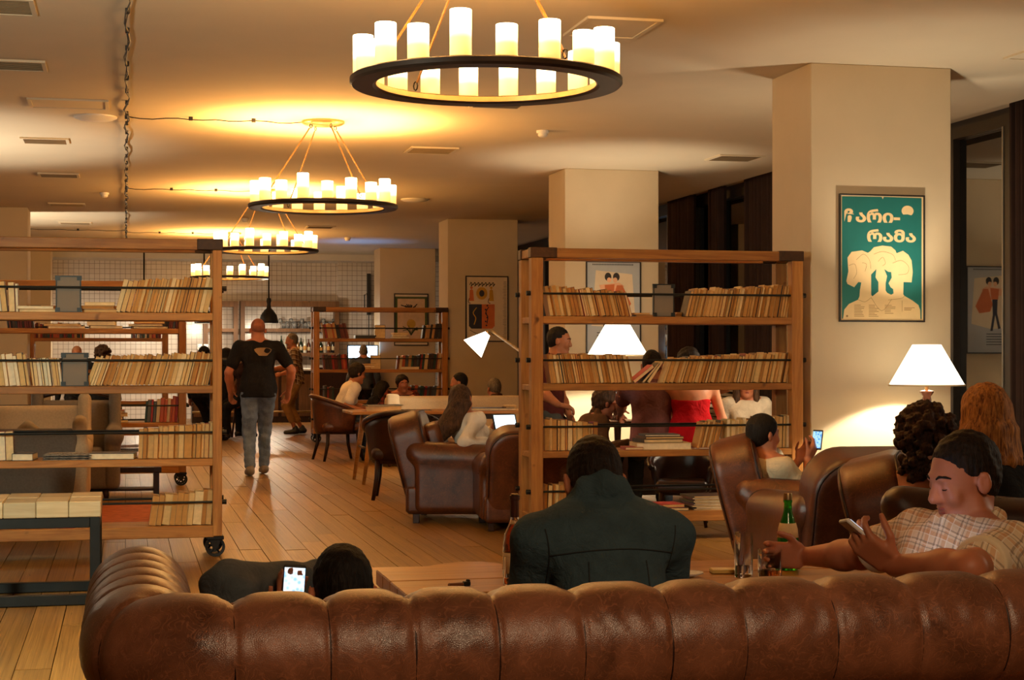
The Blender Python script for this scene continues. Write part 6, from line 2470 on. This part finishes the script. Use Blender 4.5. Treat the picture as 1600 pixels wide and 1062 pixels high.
so['kind'] = 'stuff'


# ================================================================== phones
def phone(label, J, side, size, em, screen_toward, off=.0, tilt=None, glow=None, shell=None):
    tips, pc, a, f, p = J['hand', side]
    c = pc + p * (.030 + off) + f * .035
    n = unit(screen_toward)
    up = unit(f - n * (f @ n)) if tilt is None else unit(np.array(tilt, float) - n * (np.array(tilt, float) @ n))
    rt = np.cross(up, n)
    R4 = Matrix([[rt[0], up[0], n[0], 0], [rt[1], up[1], n[1], 0], [rt[2], up[2], n[2], 0], [0, 0, 0, 1]])
    t = thing('mobile_phone', label, 'phone', tuple(c))
    w_, h, d = size
    MB().box(-w_, w_, -h, h, -d, d, .003, M=R4).build('case', shell or M['black'], t)
    MB().box(-w_ * .92, w_ * .92, -h * .86, h * .86, d, d + .0008, M=R4).build('screen', em, t)
    g = MB()
    for i in range(3):
        for j in range(4):
            if (i + j) % 3:
                g.box(-w_ * .7 + i * w_ * .5, -w_ * .7 + i * w_ * .5 + w_ * .3, -h * .7 + j * h * .4, -h * .7 + j * h * .4 + h * .22, d + .0008, d + .0012, M=R4)
    return t


def screenmat(name, c1, c2, strength):
    t = NT(name)
    v = t.coord((60, 60, 60), which='Object')
    vo = t.n('ShaderNodeTexVoronoi')
    vo.inputs['Scale'].default_value = 1.2
    t.l(v, vo.inputs['Vector'])
    t.l(t.ramp(vo.outputs['Distance'], [(.2, c1), (.55, c2)]), t.b.inputs['Emission Color'])
    t.b.inputs['Emission Strength'].default_value = strength
    t.base((0, 0, 0, 1))
    return t.done(.2)


toward_cam = lambda c: unit(vec(0, 0, H) - c)
pc = slouch['hand', -1][1]
phone('bright white-blue phone held low by the slouched person', slouch, -1, (.031, .054, .005), screenmat('bright_screen', (.35, .62, 1, 1), (.85, .95, 1, 1), .75), toward_cam(pc) + vec(.15, 0, 0), 0, (.08, .2, 1))
hd_ = plaidman['Hc']
pc = plaidman['hand', -1][1]
phone('pale phone in the raised hand of the plaid-shirt man', plaidman, -1, (.030, .060, .006), screenmat('pale_screen', (.7, .8, 1, 1), (.9, .95, 1, 1), .6), unit(unit(hd_ - pc) + vec(.0, -.2, .6)), -.004, (-.9, .1, .55), shell=M['white'])
light('phone_glow', 'AREA', tuple(pc + vec(.05, -.02, .09)), .16, (.62, .72, 1), rot=Vector(hd_ - pc).to_track_quat('-Z', 'Y').to_euler(), size=(.05, .10))
c = W3(1277, 687, 9.72)
t = thing('mobile_phone', 'blue-lit phone held up by the person in cream top', 'phone', tuple(c))
n = unit(unit(W3(1215, 665, 9.6) - c) + toward_cam(c) * .9)
up = unit(vec(.15, .1, 1) - n * (vec(.15, .1, 1) @ n))
rt = np.cross(up, n)
R4 = Matrix([[rt[0], up[0], n[0], 0], [rt[1], up[1], n[1], 0], [rt[2], up[2], n[2], 0], [0, 0, 0, 1]])
MB().box(-.032, .032, -.058, .058, -.005, .005, .003, M=R4).build('case', M['black'], t)
MB().box(-.028, .028, -.048, .048, .005, .0062, M=R4).build('screen', screenmat('blue_screen', (.05, .28, 1, 1), (.4, .7, 1, 1), .7), t)


# ================================================================== framed posters
def flat(pts, z=0):
    return pts


def poster(label, u0, u1, v0, v1, yface, paper, mats, art, fw=.016):
    """frame on a column's front face; art(mb_by_material, w, h) draws flat printed shapes, origin at the lower corner"""
    x0, x1 = x_at(u0, yface), x_at(u1, yface)
    zc_ = zc_of((x0 + x1) / 2, yface)
    z1, z0 = z_at(v0, zc_), z_at(v1, zc_)
    w_, h = x1 - x0, z1 - z0
    t = thing('framed_poster', label, 'poster', (x0, yface, z0), 0, 'framed posters on the columns')
    f = MB()
    f.box(0, w_, -.024, -.001, 0, fw, .002)
    f.box(0, w_, -.024, -.001, h - fw, h, .002)
    f.box(0, fw, -.024, -.001, fw, h - fw, .002)
    f.box(w_ - fw, w_, -.024, -.001, fw, h - fw, .002)
    f.build('frame', M['frame_black'], t)
    MB().box(fw, w_ - fw, -.012, -.001, fw, h - fw).build('sheet', paper, t)
    layers = {k: MB() for k in mats}
    art(layers, w_, h)
    for i, k in enumerate(mats):
        if layers[k].v:
            o = layers[k].build('print_' + k, mats[k], t)
            fixn(o)
            o.location = (0, -.0122, 0)
            o['kind'] = 'stuff'
    return t


def poly(mb, pts, lev=1):
    mb.plate(pts, lambda a, b, d: (a, -lev * .0003 - d, b), .0002)


def disc(mb, cx, cy, r, lev=1, ry=None, n=24, a0=0, a1=360):
    ry = ry or r
    poly(mb, [(cx + r * math.cos(math.radians(a0 + (a1 - a0) * k / n)), cy + ry * math.sin(math.radians(a0 + (a1 - a0) * k / n))) for k in range(n if a1 - a0 == 360 else n + 1)], lev)


def stroke(mb, pts, w_, lev=1, n=5, taper=None):
    P = smooth_path([(a, b, 0) for a, b in pts], n)
    vs = []
    for i, p in enumerate(P):
        d = P[min(i + 1, len(P) - 1)] - P[max(i - 1, 0)]
        nn = Vector((-d.y, d.x, 0)).normalized() * w_ / 2 * (taper(i / (len(P) - 1)) if taper else 1)
        for q in (p + nn, p - nn):
            vs.append((q.x, -lev * .0003 - .0002, q.y))
    mb.add(vs, [(2 * i, 2 * i + 1, 2 * i + 3, 2 * i + 2) for i in range(len(P) - 1)])


TEAL = simple('teal_ink', lin(22, 108, 104), .55, var=.08, scale=5)
POSTER_CREAM = simple('poster_cream', lin(232, 202, 150), .6, var=.03)
INK = simple('brown_ink', lin(150, 112, 72), .7)
BLK = simple('black_ink', lin(36, 28, 24), .6)


def art_teal(L, W, Hh):
    S = lambda px, py: ((px - 133) / 590 * W, (990 - py) / 887 * Hh)      # from a 885-wide study of the sheet
    poly(L['teal'], [S(152, 968), S(152, 122), S(425, 120), S(432, 136), S(440, 120), S(702, 122), S(702, 968)], 1)
    c = L['cream']
    # three joined heads and shoulders
    poly(c, [S(x, y) for x, y in [(160, 968), (168, 905), (200, 866), (262, 836), (272, 812), (276, 760), (272, 712), (262, 716), (236, 750), (190, 728), (182, 708), (196, 640), (190, 545), (218, 505), (290, 494), (330, 510), (345, 500),
                                 (372, 470), (430, 458), (490, 464), (520, 490), (528, 510), (572, 492), (610, 520), (632, 560), (640, 640), (632, 712), (576, 710), (574, 796), (582, 806), (640, 840), (680, 870), (692, 905), (694, 968)]], 2)
    # gaps between the necks
    t2 = L['gap']
    poly(t2, [S(x, y) for x, y in [(352, 800), (352, 660), (388, 622), (382, 680), (402, 712), (402, 778), (392, 786), (360, 812)]], 4)
    poly(t2, [S(x, y) for x, y in [(442, 622), (470, 640), (490, 642), (494, 680), (472, 720), (486, 748), (504, 760), (506, 790), (490, 800), (462, 786), (452, 770), (452, 720), (462, 670)]], 4)
    poly(t2, [S(x, y) for x, y in [(284, 716), (262, 716), (240, 752), (276, 764)]], 4)
    k = L['ink']
    for pts in ([(250, 560), (300, 520), (340, 560), (350, 620)], [(200, 600), (240, 590), (252, 650), (232, 690)], [(370, 520), (430, 500), (500, 520), (520, 560)], [(500, 580), (560, 560), (610, 600), (600, 650), (540, 660)],
                [(400, 570), (432, 540), (450, 580), (430, 600)], [(262, 836), (310, 850), (352, 820)], [(470, 836), (560, 824), (582, 806)], [(352, 820), (424, 912), (494, 830)], [(566, 840), (566, 915)], [(290, 580), (320, 590), (310, 640)]):
        stroke(k, [S(*q) for q in pts], .0024, 4)
    rg = random.Random(1)
    for col, (x0, n) in enumerate(((236, 8), (336, 8), (446, 6), (580, 3))):
        for j in range(n):
            y = 872 + j * 11 if col != 3 else 888 + j * 8
            a, b = S(x0, y), S(x0 + rg.uniform(40, 76), y + 3.4)
            poly(k, [a, (b[0], a[1]), b, (a[0], b[1])], 4)
    disc(k, *S(187, 950), .008, 4)
    # sun with a bite
    x, y = S(604, 214)
    r = .048
    poly(c, [(x + r * math.cos(math.radians(a)), y + r * .82 * math.sin(math.radians(a))) for a in range(-52, 233, 12)] + [(x, y - r * .52)], 2)
    # lettering
    for body, (xa, ya, xb, yb) in (('\u10e9\u10d0\u10e0\u10d8-', (168, 300, 552, 204)), ('\u10e0\u10d0\u10db\u10d0', (324, 434, 662, 344))):
        cu = bpy.data.curves.new('lettering', 'FONT')
        cu.body = body
        cu.offset = .04
        cu.resolution_u = 4
        tmp = bpy.data.objects.new('lettering', cu)
        COL.objects.link(tmp)
        me = bpy.data.meshes.new_from_object(tmp.evaluated_get(bpy.context.evaluated_depsgraph_get()))
        bpy.data.objects.remove(tmp)
        bpy.data.curves.remove(cu)
        vx = [q.co for q in me.vertices]
        x0, x1 = min(q.x for q in vx), max(q.x for q in vx)
        y0, y1 = min(q.y for q in vx), max(q.y for q in vx)
        A, B_ = S(xa, ya), S(xb, yb)
        c.add([(A[0] + (q.x - x0) / (x1 - x0) * (B_[0] - A[0]), -.0012, A[1] + (q.y - y0) / (y1 - y0) * (B_[1] - A[1])) for q in vx], [tuple(p.vertices) for p in me.polygons])
        bpy.data.meshes.remove(me)


GAP = TEAL
poster('teal framed poster with cream curling lettering and three joined heads', 1310, 1443.5, 304, 503, 11.54, POSTER_CREAM, {'teal': TEAL, 'cream': simple('poster_cream_print', lin(234, 206, 154), .6, var=.04), 'gap': TEAL, 'ink': INK}, art_teal, .012)

ORANGE = simple('orange_ink', lin(206, 110, 60), .7)
NAVY = simple('navy_ink', lin(40, 42, 60), .7)
OCHRE = simple('ochre_ink', lin(196, 150, 52), .7)
PALEP = simple('pale_poster', lin(222, 204, 176), .7, var=.04)


def art_crest(L, W, Hh):
    P = lambda a, b: (a * W, b * Hh)
    rg = random.Random(4)
    for k in range(7):                               # ornate heading
        x = .10 + .085 * k
        stroke(L['black'], [P(x, .86), P(x + .03, .90), P(x + .05, .87), P(x + .03, .84), P(x + .08, .88)], .012, 2)
    disc(L['ochre'], *P(.38, .735), .13 * W, 2, .095 * Hh)
    disc(L['navy'], *P(.38, .735), .06 * W, 3, .05 * Hh)
    for sx, col in ((.14, 'orange'), (.60, 'ochre')):
        disc(L[col], *P(sx, .82), .03 * W, 2)
        poly(L[col], [P(sx - .05, .62), P(sx - .04, .78), P(sx, .80), P(sx + .04, .78), P(sx + .06, .62)], 2)
        stroke(L['black'], [P(sx - .05, .66), P(sx - .07, .60), P(sx - .02, .585)], .01, 3)
    poly(L['navy'], [P(.08, .57), P(.38, .57), P(.38, .20), P(.14, .20), P(.08, .24)], 2)
    poly(L['orange'], [P(.38, .57), P(.68, .57), P(.68, .24), P(.62, .20), P(.38, .20)], 2)
    stroke(L['ochre'], [P(.20, .26), P(.24, .36), P(.18, .44), P(.26, .52)], .014, 3)
    stroke(L['navy'], [P(.50, .28), P(.52, .38), P(.47, .44), P(.54, .53)], .014, 3)
    for k in range(6):
        disc(L['navy'], *P(.46 + .12 * rg.random(), .25 + .06 * k), .014, 3)
    for k in range(38):
        y = .06 + .87 * k / 38
        poly(L['black'], [P(.90 - .05 * rg.random(), y), P(.955, y), P(.955, y + .006), P(.90, y + .006)], 2)
    stroke(L['navy'], [P(.10, .18), P(.30, .12), P(.5, .16), P(.66, .10)], .008, 2)


poster('tall framed heraldic poster with crest and two small figures behind the reading lamp', 727, 794, 431, 534, 25.8, PALEP, {'black': BLK, 'ochre': OCHRE, 'navy': NAVY, 'orange': ORANGE}, art_crest, .018)

GREYP = simple('grey_poster', lin(176, 180, 184), .7, var=.03)


def art_couple(L, W, Hh):
    P = lambda a, b: (a * W, b * Hh)
    poly(L['pale'], [P(.10, .30), P(.18, .90), P(.84, .86), P(.90, .34), P(.5, .28)], 1)
    for x in np.linspace(.12, .84, 26):
        poly(L['black'], [P(x, .955), P(x + .016, .955), P(x + .016, .97), P(x, .97)], 2)
    for cx, tl in ((.40, -1), (.55, 1)):
        disc(L['black'], *P(cx, .83), .06 * W, 3, .045 * Hh)
        disc(L['skin'], *P(cx + .02 * tl * -1, .795), .04 * W, 4, .028 * Hh)
    poly(L['skin'], [P(.24, .74), P(.60, .77), P(.70, .73), P(.60, .68), P(.28, .66)], 2)
    poly(L['orange'], [P(.34, .74), P(.52, .75), P(.50, .62), P(.36, .62)], 3)
    poly(L['orange'], [P(.56, .74), P(.66, .74), P(.82, .54), P(.74, .46), P(.52, .48), P(.47, .56)], 3)
    poly(L['navy'], [P(.37, .62), P(.48, .62), P(.47, .44), P(.52, .26), P(.47, .26), P(.42, .44), P(.36, .28), P(.31, .29), P(.38, .46)], 3)
    for y in np.linspace(.10, .22, 5):
        poly(L['black'], [P(.2, y), P(.6, y), P(.6, y + .008), P(.2, y + .008)], 2)


poster('pale framed poster of a dancing couple behind the glowing lamp', 915, 1001, 408, 552, 18.62, GREYP, {'pale': PALEP, 'black': BLK, 'skin': simple('peach_ink', lin(232, 178, 140), .7), 'orange': ORANGE, 'navy': NAVY}, art_couple, .015)


def art_plant(L, W, Hh):
    P = lambda a, b: (a * W, b * Hh)
    poly(L['green'], [P(.03, .06), P(.97, .06), P(.97, .94), P(.03, .94)], 1)
    poly(L['pale'], [P(.10, .10), P(.90, .10), P(.90, .90), P(.10, .90)], 2)
    rg = random.Random(6)
    for k in range(9):
        a = rg.uniform(.2, .8)
        stroke(L['black'], [P(.5, .66), P(.5 + (a - .5) * .5, .74), P(a, .70 + .12 * rg.random())], .02, 3)
    disc(L['ochre'], *P(.5, .42), .13 * W, 3)
    for k in range(10):
        a = rg.uniform(.2, .8)
        stroke(L['green'], [P(.5, .2), P(.5 + (a - .5) * .4, .3), P(a, .26 + .14 * rg.random())], .014, 3)


poster('framed botanical poster with green border above the far bookcase', 615.5, 669, 458.5, 540, 33.0, PALEP, {'green': simple('green_ink', lin(70, 84, 42), .7), 'pale': simple('pale_print', lin(214, 180, 140), .7), 'black': BLK, 'ochre': OCHRE}, art_plant, .02)


def art_plain(L, W, Hh):
    poly(L['teal'], [(.06 * W, .06 * Hh), (.94 * W, .06 * Hh), (.94 * W, .94 * Hh), (.06 * W, .94 * Hh)], 1)


poster('small teal framed print on the far column above the aisle books', 0, 18.5, 421, 500, 33.0, PALEP, {'teal': TEAL}, art_plain, .02)
p = at(45, 463, 30)
